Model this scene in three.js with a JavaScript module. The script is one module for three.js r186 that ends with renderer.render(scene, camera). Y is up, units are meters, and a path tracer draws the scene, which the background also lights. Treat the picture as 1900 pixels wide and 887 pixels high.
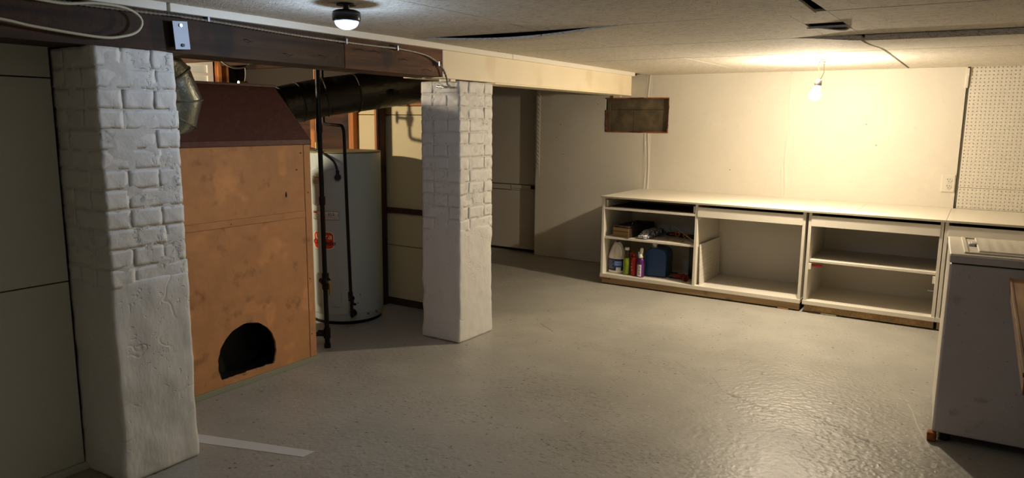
import * as THREE from 'three';
import { RoundedBoxGeometry } from 'three/addons/geometries/RoundedBoxGeometry.js';
import { mergeGeometries, mergeVertices } from 'three/addons/utils/BufferGeometryUtils.js';

// ---------------------------------------------------------------- camera, renderer, exposure
// Lengths below are in survey units of 0.85 m; the last lines bring everything to metres.
const METRES = 0.85;
const renderer = new THREE.WebGLRenderer({ antialias: true });
renderer.toneMapping = THREE.LinearToneMapping;
renderer.toneMappingExposure = 1.18;
renderer.shadowMap.enabled = true;
const scene = new THREE.Scene();
scene.background = new THREE.Color(0x000000);
const camera = new THREE.PerspectiveCamera(36.343, 1900 / 887, 0.05, 60);
camera.rotation.order = 'YXZ';
camera.position.set(0, 1.7 * METRES, 0);
camera.rotation.set(-0.161196, 0.572429, 0.010398);
const BULB = { pos: [-1.235, 1.95, -6.55], power: 5.3, floorBoost: 8.3, color: [1.0, 0.85, 0.65] };     // bare bulb over the worktop
const PUCK = { pos: [-2.53, 2.128, -2.5], power: 1.15, color: [0.54, 0.72, 1.0] };       // cool battery light on the ceiling
const BACKLAMP = { pos: [-5.6, 2.0, -2.6], power: 13, color: [1.0, 0.84, 0.62] };      // bare bulb in the furnace room

// ---------------------------------------------------------------- helpers
let seed = 7;
const rnd = () => { seed = (seed * 1664525 + 1013904223) >>> 0; return seed / 4294967296; };
const rr = (a, b) => a + (b - a) * rnd();
const clamp = (v, a, b) => Math.min(b, Math.max(a, v));
const smooth = (a, b, v) => { const t = clamp((v - a) / (b - a), 0, 1); return t * t * (3 - 2 * t); };
function h3(x, y, z) { let n = Math.imul(x, 374761393) + Math.imul(y, 668265263) + Math.imul(z, 2147483647 ^ 974634777); n = Math.imul(n ^ (n >>> 13), 1274126177); return ((n ^ (n >>> 16)) >>> 0) / 4294967296; }
function noise3(x, y, z) {
  const xi = Math.floor(x), yi = Math.floor(y), zi = Math.floor(z);
  let u = x - xi, v = y - yi, w = z - zi; u = u * u * (3 - 2 * u); v = v * v * (3 - 2 * v); w = w * w * (3 - 2 * w);
  const L = (a, b, t) => a + (b - a) * t;
  return L(L(L(h3(xi, yi, zi), h3(xi + 1, yi, zi), u), L(h3(xi, yi + 1, zi), h3(xi + 1, yi + 1, zi), u), v),
    L(L(h3(xi, yi, zi + 1), h3(xi + 1, yi, zi + 1), u), L(h3(xi, yi + 1, zi + 1), h3(xi + 1, yi + 1, zi + 1), u), v), w) * 2 - 1;
}
// tileable 2-D value noise: period p cells over [0,1)
function tn(u, v, p, s, q = p) {
  const x = u * p, y = v * q, xi = Math.floor(x), yi = Math.floor(y);
  let a = x - xi, b = y - yi; a = a * a * (3 - 2 * a); b = b * b * (3 - 2 * b);
  const X0 = xi % p, X1 = (xi + 1) % p, Y0 = yi % q, Y1 = (yi + 1) % q;
  const n0 = h3(X0, Y0, s), n1 = h3(X1, Y0, s), n2 = h3(X0, Y1, s), n3 = h3(X1, Y1, s);
  return n0 + (n1 - n0) * a + (n2 - n0) * b + (n0 - n1 - n2 + n3) * a * b;
}
function fbm(u, v, p, oct, s, q = p) { let t = 0, a = .5, n = 0; for (let i = 0; i < oct; i++) { t += a * tn(u, v, p << i, s + i * 17, q << i); n += a; a *= .55; } return t / n; }
function dataTex(w, h, fn, srgb, rep = 1, repv = rep) {
  const d = new Uint8Array(w * h * 4); let k = 0;
  for (let j = 0; j < h; j++) for (let i = 0; i < w; i++) {
    const c = fn(i / w, j / h);
    if (typeof c === 'number') { d[k] = d[k + 1] = d[k + 2] = clamp(c, 0, 1) * 255; } else { d[k] = clamp(c[0], 0, 255); d[k + 1] = clamp(c[1], 0, 255); d[k + 2] = clamp(c[2], 0, 255); }
    d[k + 3] = 255; k += 4;
  }
  const t = new THREE.DataTexture(d, w, h); return finish(t, srgb, rep, repv);
}
function finish(t, srgb, rep = 1, repv = rep) {
  t.wrapS = t.wrapT = THREE.RepeatWrapping; t.magFilter = THREE.LinearFilter; t.minFilter = THREE.LinearMipmapLinearFilter; t.generateMipmaps = true;
  t.repeat.set(rep, repv); if (srgb) t.colorSpace = THREE.SRGBColorSpace; t.needsUpdate = true; return t;
}
function canvasTex(w, h, draw, srgb = true, rep = 1) { const c = document.createElement('canvas'); c.width = w; c.height = h; draw(c.getContext('2d'), w, h); return finish(new THREE.CanvasTexture(c), srgb, rep); }
const std = (o) => new THREE.MeshStandardMaterial(o);
const phys = (o) => new THREE.MeshPhysicalMaterial(o);

const used = new Map();
function numbered(n) { const k = used.get(n) || 0; used.set(n, k + 1); return k ? n + '_' + String(k).padStart(3, '0') : n; }
function mesh(name, geo, mat, parent) { const m = new THREE.Mesh(geo, mat); m.name = parent ? name : numbered(name); m.castShadow = m.receiveShadow = true; (parent || scene).add(m); return m; }
function group(name, pos = [0, 0, 0], turn = 0) { const g = new THREE.Group(); g.name = numbered(name); g.position.set(...pos); g.rotation.y = turn; scene.add(g); return g; }
function tag(o, label, category, grp) { o.userData.label = label; o.userData.category = category; if (grp) o.userData.group = grp; return o; }
function thing(name, label, category, pos, turn, grp) { return tag(group(name, pos, turn), label, category, grp); }
function structure(o, label) { o.userData.kind = 'structure'; if (label) o.userData.label = label; return o; }

// uv in units of length, per face; grain = axis that runs along u
function uvm(g, grain = 'x') {
  if (g.index) g = g.toNonIndexed();
  const p = g.attributes.position, n = p.count, uv = new Float32Array(n * 2), A = new THREE.Vector3(), B = new THREE.Vector3(), C = new THREE.Vector3();
  const gi = 'xyz'.indexOf(grain);
  for (let i = 0; i < n; i += 3) {
    A.fromBufferAttribute(p, i); B.fromBufferAttribute(p, i + 1); C.fromBufferAttribute(p, i + 2);
    const e = B.clone().sub(A).cross(C.clone().sub(A)); const a = [Math.abs(e.x), Math.abs(e.y), Math.abs(e.z)];
    const d = a[0] >= a[1] && a[0] >= a[2] ? 0 : a[1] >= a[2] ? 1 : 2;
    let [s, t] = [[2, 1], [0, 2], [0, 1]][d]; if (t === gi) [s, t] = [t, s];
    [A, B, C].forEach((q, k) => { const c = [q.x, q.y, q.z]; uv[(i + k) * 2] = c[s]; uv[(i + k) * 2 + 1] = c[t]; });
  }
  g.setAttribute('uv', new THREE.BufferAttribute(uv, 2)); return g;
}
// box from min corner to max corner
function bx(x0, x1, y0, y1, z0, z1, r = 0, grain = 'x') {
  const w = Math.abs(x1 - x0), h = Math.abs(y1 - y0), d = Math.abs(z1 - z0);
  const g = r ? new RoundedBoxGeometry(w, h, d, 2, Math.min(r, w / 2.01, h / 2.01, d / 2.01)) : new THREE.BoxGeometry(w, h, d);
  g.translate((x0 + x1) / 2, (y0 + y1) / 2, (z0 + z1) / 2); return uvm(g, grain);
}
const V = (a) => new THREE.Vector3(...a);
function rod(a, b, r, seg = 14, r2 = r) {
  const A = V(a), B = V(b), d = B.clone().sub(A), g = new THREE.CylinderGeometry(r2, r, d.length(), seg, 1);
  g.translate(0, d.length() / 2, 0); g.applyQuaternion(new THREE.Quaternion().setFromUnitVectors(new THREE.Vector3(0, 1, 0), d.normalize())); g.translate(A.x, A.y, A.z); return g;
}
function tube(pts, r, seg = 48, rad = 8, t = .5) { return new THREE.TubeGeometry(new THREE.CatmullRomCurve3(pts.map(V), false, 'catmullrom', t), seg, r, rad); }
const lathe = (pts, seg = 32) => new THREE.LatheGeometry(pts.map(([x, y]) => new THREE.Vector2(x, y)), seg);
const join = (...g) => mergeGeometries(g.map((k) => { k = k.index ? k.toNonIndexed() : k; for (const n of Object.keys(k.attributes)) if (!['position', 'normal', 'uv'].includes(n)) k.deleteAttribute(n); return k; }));
// box with soft edges and an uneven surface
function lump(w, h, d, nx, ny, nz, amp, freq, off, r = .01) {
  let g = new THREE.BoxGeometry(w, h, d, nx, ny, nz); g.deleteAttribute('uv'); g.deleteAttribute('normal'); g = mergeVertices(g, 1e-5);
  const p = g.attributes.position, q = new THREE.Vector3(), c = new THREE.Vector3();
  for (let i = 0; i < p.count; i++) {
    q.fromBufferAttribute(p, i);
    c.set(clamp(q.x, -w / 2 + r, w / 2 - r), clamp(q.y, -h / 2 + r, h / 2 - r), clamp(q.z, -d / 2 + r, d / 2 - r));
    const e = q.clone().sub(c); if (e.lengthSq() > 1e-12) { const m = Math.max(Math.abs(e.x), Math.abs(e.y), Math.abs(e.z)); e.multiplyScalar(m / e.length()); q.copy(c).add(e); }
    const X = q.x * freq + off, Y = q.y * freq + off * 1.7, Z = q.z * freq;
    const n = (k) => noise3(X + k, Y, Z) + .5 * noise3(X * 2.3, Y * 2.3 + k, Z * 2.3);
    q.x += n(11) * amp; q.y += n(37) * amp * .7; q.z += n(71) * amp; p.setXYZ(i, q.x, q.y, q.z);
  }
  g.computeVertexNormals(); return uvm(g);
}
// closed box whose underside or faces are moved by f(vertex)
function bend(g, f) { const p = g.attributes.position, q = new THREE.Vector3(); for (let i = 0; i < p.count; i++) { q.fromBufferAttribute(p, i); f(q); p.setXYZ(i, q.x, q.y, q.z); } g.computeVertexNormals(); return g; }
function plate(outline, holes, depth, bevel = 0) {
  const s = new THREE.Shape(outline.map(([x, y]) => new THREE.Vector2(x, y)));
  for (const h of holes) s.holes.push(new THREE.Path(h.map(([x, y]) => new THREE.Vector2(x, y))));
  return new THREE.ExtrudeGeometry(s, { depth, bevelEnabled: !!bevel, bevelSize: bevel, bevelThickness: bevel, bevelSegments: 2, curveSegments: 12 });
}

// ---------------------------------------------------------------- materials
const FX = (x) => (x + 6) / 8 * 2048, FZ = (z) => -z / 8 * 2048;
const floorMap = canvasTex(2048, 2048, (c, w, h) => {
  const im = c.createImageData(w, h); let k = 0;
  for (let j = 0; j < h; j++) for (let i = 0; i < w; i++) {
    const u = i / w, v = j / h, a = fbm(u, v, 5, 3, 3), b = fbm(u, v, 40, 2, 9), f = h3(i >> 1, j >> 1, 5);
    const s = 1 + (a - .5) * .14 + (b - .5) * .1 + (f - .5) * .06;
    im.data[k++] = 158 * s; im.data[k++] = 155 * s; im.data[k++] = 145 * s; im.data[k++] = 255;
  }
  c.putImageData(im, 0, 0);
  seed = 31; c.lineCap = 'round';
  for (let i = 0; i < 5200; i++) { const x = rnd() * w, y = rnd() * h, r = rr(.5, 1.7), l = rnd(); c.fillStyle = l < .7 ? `rgba(45,42,36,${rr(.25, .8)})` : `rgba(205,205,196,${rr(.3, .8)})`; c.beginPath(); c.ellipse(x, y, r * rr(.7, 1.6), r, rnd() * 3, 0, 7); c.fill(); }
  const dirt = (x0, z0, x1, z1, wid, n, al, len = 7) => { for (let i = 0; i < n; i++) { const t = rnd(), g = rnd() + rnd() + rnd() - 1.5; const x = FX(x0 + (x1 - x0) * t + g * wid), y = FZ(z0 + (z1 - z0) * t + (rnd() - .5) * wid * 1.4); const a = rr(-.5, .5), l = rr(1, len); c.strokeStyle = rnd() < .8 ? `rgba(58,52,42,${al * rr(.3, 1)})` : `rgba(190,188,176,${al})`; c.lineWidth = rr(.6, 1.8); c.beginPath(); c.moveTo(x, y); c.lineTo(x + l * Math.cos(a), y + l * Math.sin(a)); c.stroke(); } };
  dirt(-.82, -4.46, -.4, -4.16, .05, 520, .55, 9); dirt(-.6, -4.35, -.3, -4.08, .05, 260, .5, 9);   // dark scuffed track before the cabinets
  dirt(-1.0, -4.5, -.3, -4.5, .3, 700, .3); dirt(-.9, -3.9, -.2, -4.1, .35, 1500, .42); dirt(-1.9, -3.05, -.3, -3.7, .3, 1300, .42);   // worn paint
  dirt(-2.55, -4.92, -1.6, -4.75, .12, 420, .3); dirt(-2.55, -4.0, -1.65, -3.6, .35, 900, .4); dirt(-3.0, -3.1, -2.2, -3.4, .3, 420, .4);
  dirt(-1.26, -4.47, -.9, -4.31, .015, 160, .6, 8); dirt(-3.1, -2.3, -2.0, -2.7, .35, 420, .35);
  const line = (pts, col, lw) => { c.strokeStyle = col; c.lineWidth = lw; c.beginPath(); pts.forEach(([x, z], i) => (i ? c.lineTo(FX(x), FZ(z)) : c.moveTo(FX(x), FZ(z)))); c.stroke(); };
  line([[-.27, -4.99], [-.22, -4.8], [-.18, -4.59], [-.13, -4.4], [-.09, -4.27], [0, -4.08]], 'rgba(205,203,192,.7)', 1.3);
  line([[-.5, -5.38], [-.42, -5.28], [-.34, -5.2], [-.16, -5.15]], 'rgba(205,203,192,.45)', 1); line([[-3.05, -5.19], [-2.97, -5.12], [-2.83, -5.03]], 'rgba(50,48,42,.7)', 1.3);
  line([[-1.41, -4.71], [-1.33, -4.58], [-1.26, -4.47]], 'rgba(60,54,44,.4)', 1); line([[-.85, -3.41], [-.82, -3.42]], 'rgba(30,28,24,.9)', 5);
});
floorMap.wrapS = floorMap.wrapT = THREE.RepeatWrapping;
const floorBump = dataTex(2048, 2048, (u, v) => {
  const a = fbm(u, v, 380, 2, 21), b = fbm(u, v, 60, 2, 43), m = smooth(.42, .62, fbm(u, v, 7, 2, 77));
  const p = smooth(.86, .97, tn(u, v, 420, 33));
  return .35 + (a - .5) * (.4 + .6 * m) + (b - .5) * .22 + p * .4 * (.3 + m);
}, false);
const floorRough = dataTex(512, 512, (u, v) => .4 + .25 * (fbm(u, v, 12, 4, 5) - .3), false);
const lumpBump = dataTex(512, 512, (u, v) => { const a = fbm(u, v, 7, 4, 2), r = Math.abs(fbm(u, v, 10, 3, 90) - .5) * 3; const pit = fbm(u, v, 48, 2, 8) > .72 ? -.25 : 0; return .35 + a * .35 + Math.min(r, .5) * .3 + pit; }, false, 2.6);
const plasterBump = dataTex(1024, 1024, (u, v) => { const a = fbm(u, v, 6, 5, 102), w = fbm(u, v, 5, 2, 55), r = 1 - smooth(0, .035, Math.abs(fbm(u + (w - .5) * .08, v, 7, 3, 130) - .5)); const m = smooth(.5, .7, fbm(u, v, 5, 2, 140)); const pit = fbm(u, v, 60, 2, 8) > .77 ? -.4 : 0; return .5 + (a - .5) * .5 - r * m * .22 + pit * m * .7 + (fbm(u, v, 40, 3, 150, 14) - .5) * .3; }, false, .9);
const brickBump = dataTex(1024, 1024, (u, v) => { const a = fbm(u, v, 8, 5, 202), m = smooth(.5, .66, fbm(u, v, 6, 2, 240)); const pit = fbm(u, v, 70, 2, 18) > .7 ? -.5 : 0, b = fbm(u, v, 34, 2, 260) - .5; return .55 + (a - .5) * .55 + (pit * .6 + b * .5) * m; }, false, 1.1);
const fineBump = dataTex(512, 512, (u, v) => fbm(u, v, 24, 4, 12), false, 1.2);
const flake = (c, w, h, col) => {
  seed = 99;
  for (let i = 0; i < 9000; i++) {
    const x = rnd() * w, y = rnd() * h, a = (rnd() - .5) * 1.3 + (rnd() < .12 ? 1.4 : 0), l = rr(8, 42), q = rr(1, 3.2); c.strokeStyle = col(); c.lineWidth = q;
    for (const dx of [-w, 0, w]) for (const dy of [-h, 0, h]) { if (x + dx < -60 || x + dx > w + 60 || y + dy < -60 || y + dy > h + 60) continue; c.beginPath(); c.moveTo(x + dx, y + dy); c.quadraticCurveTo(x + dx + l * .5 * Math.cos(a), y + dy + l * .5 * Math.sin(a) + 2, x + dx + l * Math.cos(a), y + dy + l * Math.sin(a)); c.stroke(); }
  }
};
const boardBump = canvasTex(1024, 1024, (c, w, h) => { c.fillStyle = '#808080'; c.fillRect(0, 0, w, h); flake(c, w, h, () => { const g = rnd() < .5 ? rr(20, 110) : rr(140, 240); return `rgba(${g | 0},${g | 0},${g | 0},.55)`; }); }, false, .8);
const boardMap = canvasTex(1024, 1024, (c, w, h) => { c.fillStyle = '#d8d0c1'; c.fillRect(0, 0, w, h); flake(c, w, h, () => { const g = rnd(); return g < .5 ? `rgba(104,92,76,${rr(.12, .5)})` : `rgba(238,232,220,${rr(.15, .5)})`; }); }, true, .8);
const woodTex = (base, dark, s, p = 3) => dataTex(512, 512, (u, v) => {
  const g = fbm(u, v, p, 4, s, p * 18), m = fbm(u, v, 6, 3, s + 50), st = smooth(.56, .72, m) * .6, f = clamp(g * 1.5 - .25, 0, 1);
  return [0, 1, 2].map((i) => (dark[i] + (base[i] - dark[i]) * f) * (1 - st * .6));
}, true, .7);
const stainMap = dataTex(1024, 1024, (u, v) => {
  const a = fbm(u, v, 5, 4, 61), b = fbm(u, v, 26, 3, 13), sm = smooth(.6, .85, fbm(u, v, 18, 4, 29)) * .16, sp = smooth(.975, .995, tn(u, v, 170, 9)) * .3, lt = smooth(.58, .75, fbm(u, v, 9, 3, 71)) * .16;
  const s = 1 + (a - .5) * .12 + (b - .5) * .1 - sm - sp + lt * .6; return [190 * s, 135 * s * (1 - sm * .1), 86 * s * (1 - sm * .3)];
}, true, .7);
const speck = dataTex(256, 256, (u, v) => { const f = h3(Math.floor(u * 128), Math.floor(v * 128), 4), a = fbm(u, v, 8, 3, 6); const s = .8 + f * .35 + (a - .5) * .4; return [158 * s, 128 * s, 86 * s]; }, true, 3);
const dirtyWhite = dataTex(512, 512, (u, v) => { const a = fbm(u, v, 6, 4, 15), d = smooth(.7, .85, fbm(u, v, 40, 3, 36)) * .02; const s = 1 + (a - .5) * .04 - d; return [226 * s, 219 * s, 203 * s]; }, true, .6);

const M = {
  floor: std({ map: floorMap, bumpMap: floorBump, bumpScale: .0032, roughnessMap: floorRough, roughness: 1 }),
  wall: std({ map: dirtyWhite, bumpMap: fineBump, bumpScale: .0012, roughness: .62 }),
  wallPlain: std({ color: 0xece7da, roughness: .7 }),
  paint: std({ color: 0xdcdad4, bumpMap: brickBump, bumpScale: .014, roughness: .6 }),
  plaster: std({ color: 0xdad8d2, bumpMap: plasterBump, bumpScale: .006, roughness: .6 }),
  mortar: std({ color: 0xd6d4ce, bumpMap: brickBump, bumpScale: .012, roughness: .7 }),
  oldBoard: std({ color: 0xdccb9e, bumpMap: fineBump, bumpScale: .001, roughness: .65 }),
  stone: std({ color: 0x57504a, bumpMap: lumpBump, bumpScale: .02, roughness: .95 }),
  ceiling: std({ map: boardMap, bumpMap: boardBump, bumpScale: .006, roughness: .9 }),
  slab: std({ color: 0x3a332b, roughness: .95 }),
  panelDark: std({ color: 0xd2d5cd, bumpMap: fineBump, bumpScale: .001, roughness: .6 }),
  beam: std({ map: woodTex([128, 80, 42], [62, 36, 18], 200), bumpMap: fineBump, bumpScale: .002, roughness: .75 }),
  beamDark: std({ map: woodTex([74, 50, 30], [40, 26, 15], 220), bumpMap: fineBump, bumpScale: .002, roughness: .8 }),
  joist: std({ map: woodTex([84, 58, 36], [50, 34, 20], 300), roughness: .85 }),
  stud: std({ map: woodTex([214, 142, 76], [160, 96, 46], 400), roughness: .75 }),
  beamPaint: std({ map: dataTex(256, 256, (u, v) => { const a = fbm(u, v, 5, 3, 77), s = smooth(.62, .85, fbm(u, v, 7, 3, 81)) * .05; return [236 - s * 160 + (a - .5) * 10, 222 - s * 220 + (a - .5) * 10, 190 - s * 300 + (a - .5) * 10]; }, true, .6), roughness: .55 }),
  trim: std({ color: 0xe9e2d2, roughness: .5 }),
  tan: std({ map: stainMap, bumpMap: fineBump, bumpScale: .0008, roughness: .7 }),
  plenum: std({ color: 0x4a2114, roughness: .55, metalness: .1, bumpMap: fineBump, bumpScale: .002 }),
  rail: std({ color: 0x8d8f78, roughness: .6 }),
  blackMetal: std({ color: 0x22211f, roughness: .6, metalness: .5 }),
  ironPipe: std({ color: 0x1d1c1a, roughness: .5, metalness: .6 }),
  brass: std({ color: 0x9b8a52, roughness: .4, metalness: .8 }),
  copper: std({ color: 0x6d4a30, roughness: .45, metalness: .8 }),
  galv: std({ color: 0x8a8c80, roughness: .36, metalness: .85, bumpMap: fineBump, bumpScale: .003 }),
  ductDark: std({ color: 0x4c4a42, roughness: .38, metalness: .7, bumpMap: fineBump, bumpScale: .003 }),
  tank: std({ color: 0xb9c2bb, roughness: .35 }),
  tankLid: std({ color: 0x8f8158, roughness: .6 }),
  white: std({ map: dirtyWhite, roughness: .5 }),
  laminate: std({ map: dirtyWhite, roughness: .38 }),
  edge: std({ color: 0xa8a28e, roughness: .6 }),
  chip: std({ map: speck, roughness: .85 }),
  wood: std({ map: woodTex([168, 128, 82], [116, 82, 46], 500), roughness: .7 }),
  darkWood: std({ map: woodTex([84, 50, 30], [44, 26, 16], 600), roughness: .8 }),
  plinth: std({ map: woodTex([188, 160, 118], [150, 120, 82], 700), roughness: .8 }),
  steel: std({ color: 0xb9bbc0, roughness: .3, metalness: 1 }),
  cableWhite: std({ color: 0xc9c3a8, roughness: .5 }),
  black: std({ color: 0x111111, roughness: .5 }),
  ventBoard: std({ map: dataTex(256, 256, (u, v) => { const s = 1 + (fbm(u, v, 8, 4, 7) - .5) * .5 + smooth(.97, .99, tn(u, v, 60, 2)) * .4; return [112 * s, 100 * s, 78 * s]; }, true, 1.6), roughness: .55, metalness: .2 }),
  rawEdge: std({ map: woodTex([188, 112, 62], [92, 48, 26], 800, 6), roughness: .85 }),
  freezer: std({ map: dataTex(512, 512, (u, v) => { const a = fbm(u, v, 6, 4, 3), sp = smooth(.955, .99, tn(u, v, 110, 12)) * .4, d = smooth(.68, .85, fbm(u, v, 14, 4, 60)) * .12; const s = 1 + (a - .5) * .08 - sp - d; return [206 * s, 200 * s, 202 * s]; }, true, .8), roughness: .45 }),
  rust: std({ map: dataTex(128, 128, (u, v) => { const s = .6 + fbm(u, v, 8, 3, 5) * .9; return [142 * s, 84 * s, 36 * s]; }, true, 6), roughness: .95 }),
};

// ---------------------------------------------------------------- setting: floor
{
  const g = bx(-6.8, 2.6, -.1, 0, -8.2, 1.7); const uv = g.attributes.uv, p = g.attributes.position;
  for (let i = 0; i < p.count; i++) uv.setXY(i, (p.getX(i) + 6) / 8, (p.getZ(i) + 8) / 8);
  structure(mesh('floor', g, M.floor), 'grey painted concrete floor with pits and scuffs');
}
// ---------------------------------------------------------------- setting: outer walls
structure(mesh('wall_left', bx(-6.85, -6.7, 0, 2.5, -8.2, 1.7), M.stone));
structure(mesh('wall_right', bx(2.5, 2.65, 0, 2.5, -8.2, 1.7), M.wallPlain));
structure(mesh('wall_front', bx(-6.85, 2.65, 0, 2.5, 1.6, 1.75), M.wallPlain));
{
  const w = structure(group('wall_back'), 'cream painted back wall of jointed sheets');
  mesh('backing', bx(-6.85, 2.65, 0, 2.5, -8.2, -8.06), M.wallPlain, w);
  // main sheets stand proud of the recessed part on the left; the panel opening is cut through two of them
  const OX0 = -3.80, OX1 = -3.02, OY0 = 1.58, OY1 = 1.972, J = -3.266, T = .016;
  const sheet = (pts) => { const g = uvm(plate(pts, [], T)); g.translate(0, 0, -7.9 - T); mesh('drywall_sheet', g, M.wall, w); };
  sheet([[-4.75, .004], [J - .001, .004], [J - .001, OY0], [OX0, OY0], [OX0, OY1], [J - .001, OY1], [J - .001, 2.235], [-4.75, 2.235]]);
  sheet([[J + .001, .004], [-1.729, .004], [-1.729, 2.235], [J + .001, 2.235], [J + .001, OY1], [OX1, OY1], [OX1, OY0], [J + .001, OY0]]);
  sheet([[-1.727, .004], [-.205, .004], [-.205, 2.235], [-1.727, 2.235]]);
  mesh('drywall_sheet', bx(-.2, 2.5, .004, 2.235, -7.96, -7.945), M.panelDark, w);
  mesh('corner_return', bx(-4.75, -4.735, .0, 2.235, -8.06, -7.916), M.wall, w);
  // recessed part
  mesh('drywall_sheet', bx(-6.7, -4.765, .885, 2.235, -8.035, -8.02), M.wall, w);
  mesh('ledge_board', bx(-6.7, -5.19, .81, .872, -8.03, -8.012, .003), M.wall, w);
  mesh('ledge_board', bx(-5.18, -4.80, .83, .872, -8.03, -8.005, .003), M.wall, w);
  mesh('ledge_board', bx(-5.18, -4.83, .805, .826, -8.03, -8.012, .003), M.wall, w);
  mesh('wall_panel', bx(-6.7, -4.815, .035, .80, -8.035, -8.015, .004), M.wall, w);
  mesh('gap_strip', bx(-4.812, -4.77, .0, .87, -8.05, -8.03), M.black, w);
  mesh('conduit', rod([-4.782, .02, -7.985], [-4.782, .55, -7.985], .012), M.trim, w);
  mesh('corner_bracket', bx(-4.86, -4.79, .835, .875, -8.0, -7.97, .004), M.black, w);
  mesh('base_gap', bx(-6.7, -4.75, 0, .034, -8.05, -8.035), M.slab, w);
  // joint tape, wrinkled and lifting in places
  const tape = (x, y0, y1, wd, f) => { const g = new THREE.BoxGeometry(wd, y1 - y0, .003, 10, Math.ceil((y1 - y0) * 120), 1); g.translate(x, (y0 + y1) / 2, -7.8985); mesh('joint_tape', uvm(bend(g, f)), M.wall, w); };
  tape(-4.715, 1.0, 2.15, .05, (q) => { const e = 1 - ((q.x + 4.715) / .025) ** 2; q.z += .006 * Math.max(0, e) * (.5 + .5 * Math.sin(q.y * 120 + (q.x + 4.7) * 130)) * smooth(1.0, 1.2, q.y); });
  tape(-3.266, .93, 1.57, .08, (q) => { const s = q.x + 3.266 - .012 * Math.sin(q.y * 6 + 1); q.z += .0075 * Math.exp(-(((s - .018) / .008) ** 2)) + .006 * Math.exp(-(((s + .022) / .007) ** 2)) * (.6 + .4 * Math.sin(q.y * 14)); });
  tape(-3.266, 1.98, 2.22, .07, (q) => { const s = q.x + 3.266 - .01 * Math.sin(q.y * 9); q.z += .007 * Math.exp(-((s / .009) ** 2)); });
  tape(-1.728, .93, 2.2, .09, (q) => { const s = q.x + 1.728 - .012 * Math.sin(q.y * 8) * smooth(1.7, 1.2, q.y); q.z += (.003 + .006 * smooth(1.6, 1.2, q.y)) * Math.exp(-((s / .007) ** 2)) + .006 * smooth(1.45, 1.2, q.y) * Math.exp(-(((s + .03) / .009) ** 2)) * (.5 + .5 * Math.sin(q.y * 33)); });
  // nail heads
  for (const [x, y] of [[-4.95, 1.98], [-5.3, 1.95], [-4.4, 1.66], [-4.35, 1.3], [-4.45, 1.5], [-4.9, .55], [-5.0, .7], [-3.9, 1.9], [-2.3, 1.2], [-.9, 1.5], [-1.0, 1.7]]) mesh('nail_head', rod([x, y, x < -4.75 ? -8.022 : -7.902], [x, y, x < -4.75 ? -8.016 : -7.896], .006, 8), M.rail, w);
}
// ---------------------------------------------------------------- setting: partition behind the water heater
{
  const w = structure(group('wall_partition'), 'white board partition with bare studs behind the water heater');
  const Z = -4.975;
  mesh('board', bx(-4.925, -3.48, 1.743, 1.815, Z - .02, Z, .002), M.oldBoard, w);
  mesh('board', bx(-4.925, -3.48, .905, 1.737, Z - .02, Z, .002), M.oldBoard, w);
  mesh('board', bx(-4.925, -3.48, .56, .86, Z - .02, Z, .002), M.oldBoard, w);
  mesh('board', bx(-4.925, -3.48, .06, .553, Z - .02, Z, .002), M.oldBoard, w);
  mesh('backing', bx(-6.7, -3.48, 0, 1.815, Z - .06, Z - .025), M.darkWood, w); mesh('post', bx(-4.6, -4.55, 0, 1.815, Z + .03, Z + .1, .003, 'y'), M.darkWood, w);
  mesh('rail', bx(-6.7, -3.48, .86, .905, Z - .02, Z + .035, .003), M.darkWood, w);
  mesh('sole_plate', bx(-6.7, -3.48, 0, .055, Z - .02, Z + .02, .003), M.darkWood, w);
  mesh('light_stop_post', bx(-3.62, -3.48, 0, 1.98, Z, -4.772, .003, 'y'), M.wall, w);  // unseen post added behind the column to stop bulb light leaking past
  mesh('top_plate', bx(-6.7, -3.48, 1.82, 1.862, Z - .06, Z + .01, .003), M.stud, w);
  mesh('light_stop_board', bx(-6.7, -4.32, 1.864, 2.195, Z - .04, Z - .02, .002), M.slab, w); mesh('light_stop_board', bx(-3.96, -3.48, 1.864, 2.195, Z - .04, Z - .02, .002), M.slab, w);  // boards added above the plate to keep lamp light off the back wall
  for (const x of [-4.62, -4.0]) mesh('blocking', bx(x + .1, x + .18, 1.864, 1.97, Z - .02, Z + .01, .002), M.stud, w);
  for (const [x, d] of [[-6.1, .06], [-5.5, .06], [-4.985, .06], [-4.66, .06]]) mesh('stud', bx(x, x + .06, .0, 1.815, Z, Z + d, .003, 'y'), M.stud, w);
}
// ---------------------------------------------------------------- setting: boarded wall on the near left
{
  const w = structure(group('wall_left_near'), 'grey boarded wall under the beam beside the near brick column');
  const X = -3.56;
  mesh('wall_board', bx(X - .02, X, .03, .931, -1.682, 1.6, .002, 'z'), M.panelDark, w);
  mesh('wall_board', bx(X - .02, X, .937, 1.865, -1.682, 1.6, .002, 'z'), M.panelDark, w);
  mesh('wall_board', bx(X - .02, X, 1.871, 2.0, -1.682, 1.6, .002, 'z'), M.panelDark, w);
  mesh('top_strip', bx(X - .02, X + .02, 2.0, 2.03, -1.682, 1.6, .003, 'z'), M.panelDark, w);
  mesh('base_strip', bx(X - .02, X + .03, 0, .028, -1.69, 1.6, .003, 'z'), M.panelDark, w);
  mesh('backing', bx(X - .08, X - .03, 0, 2.2, -2.05, 1.6), M.slab, w);
}
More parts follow.
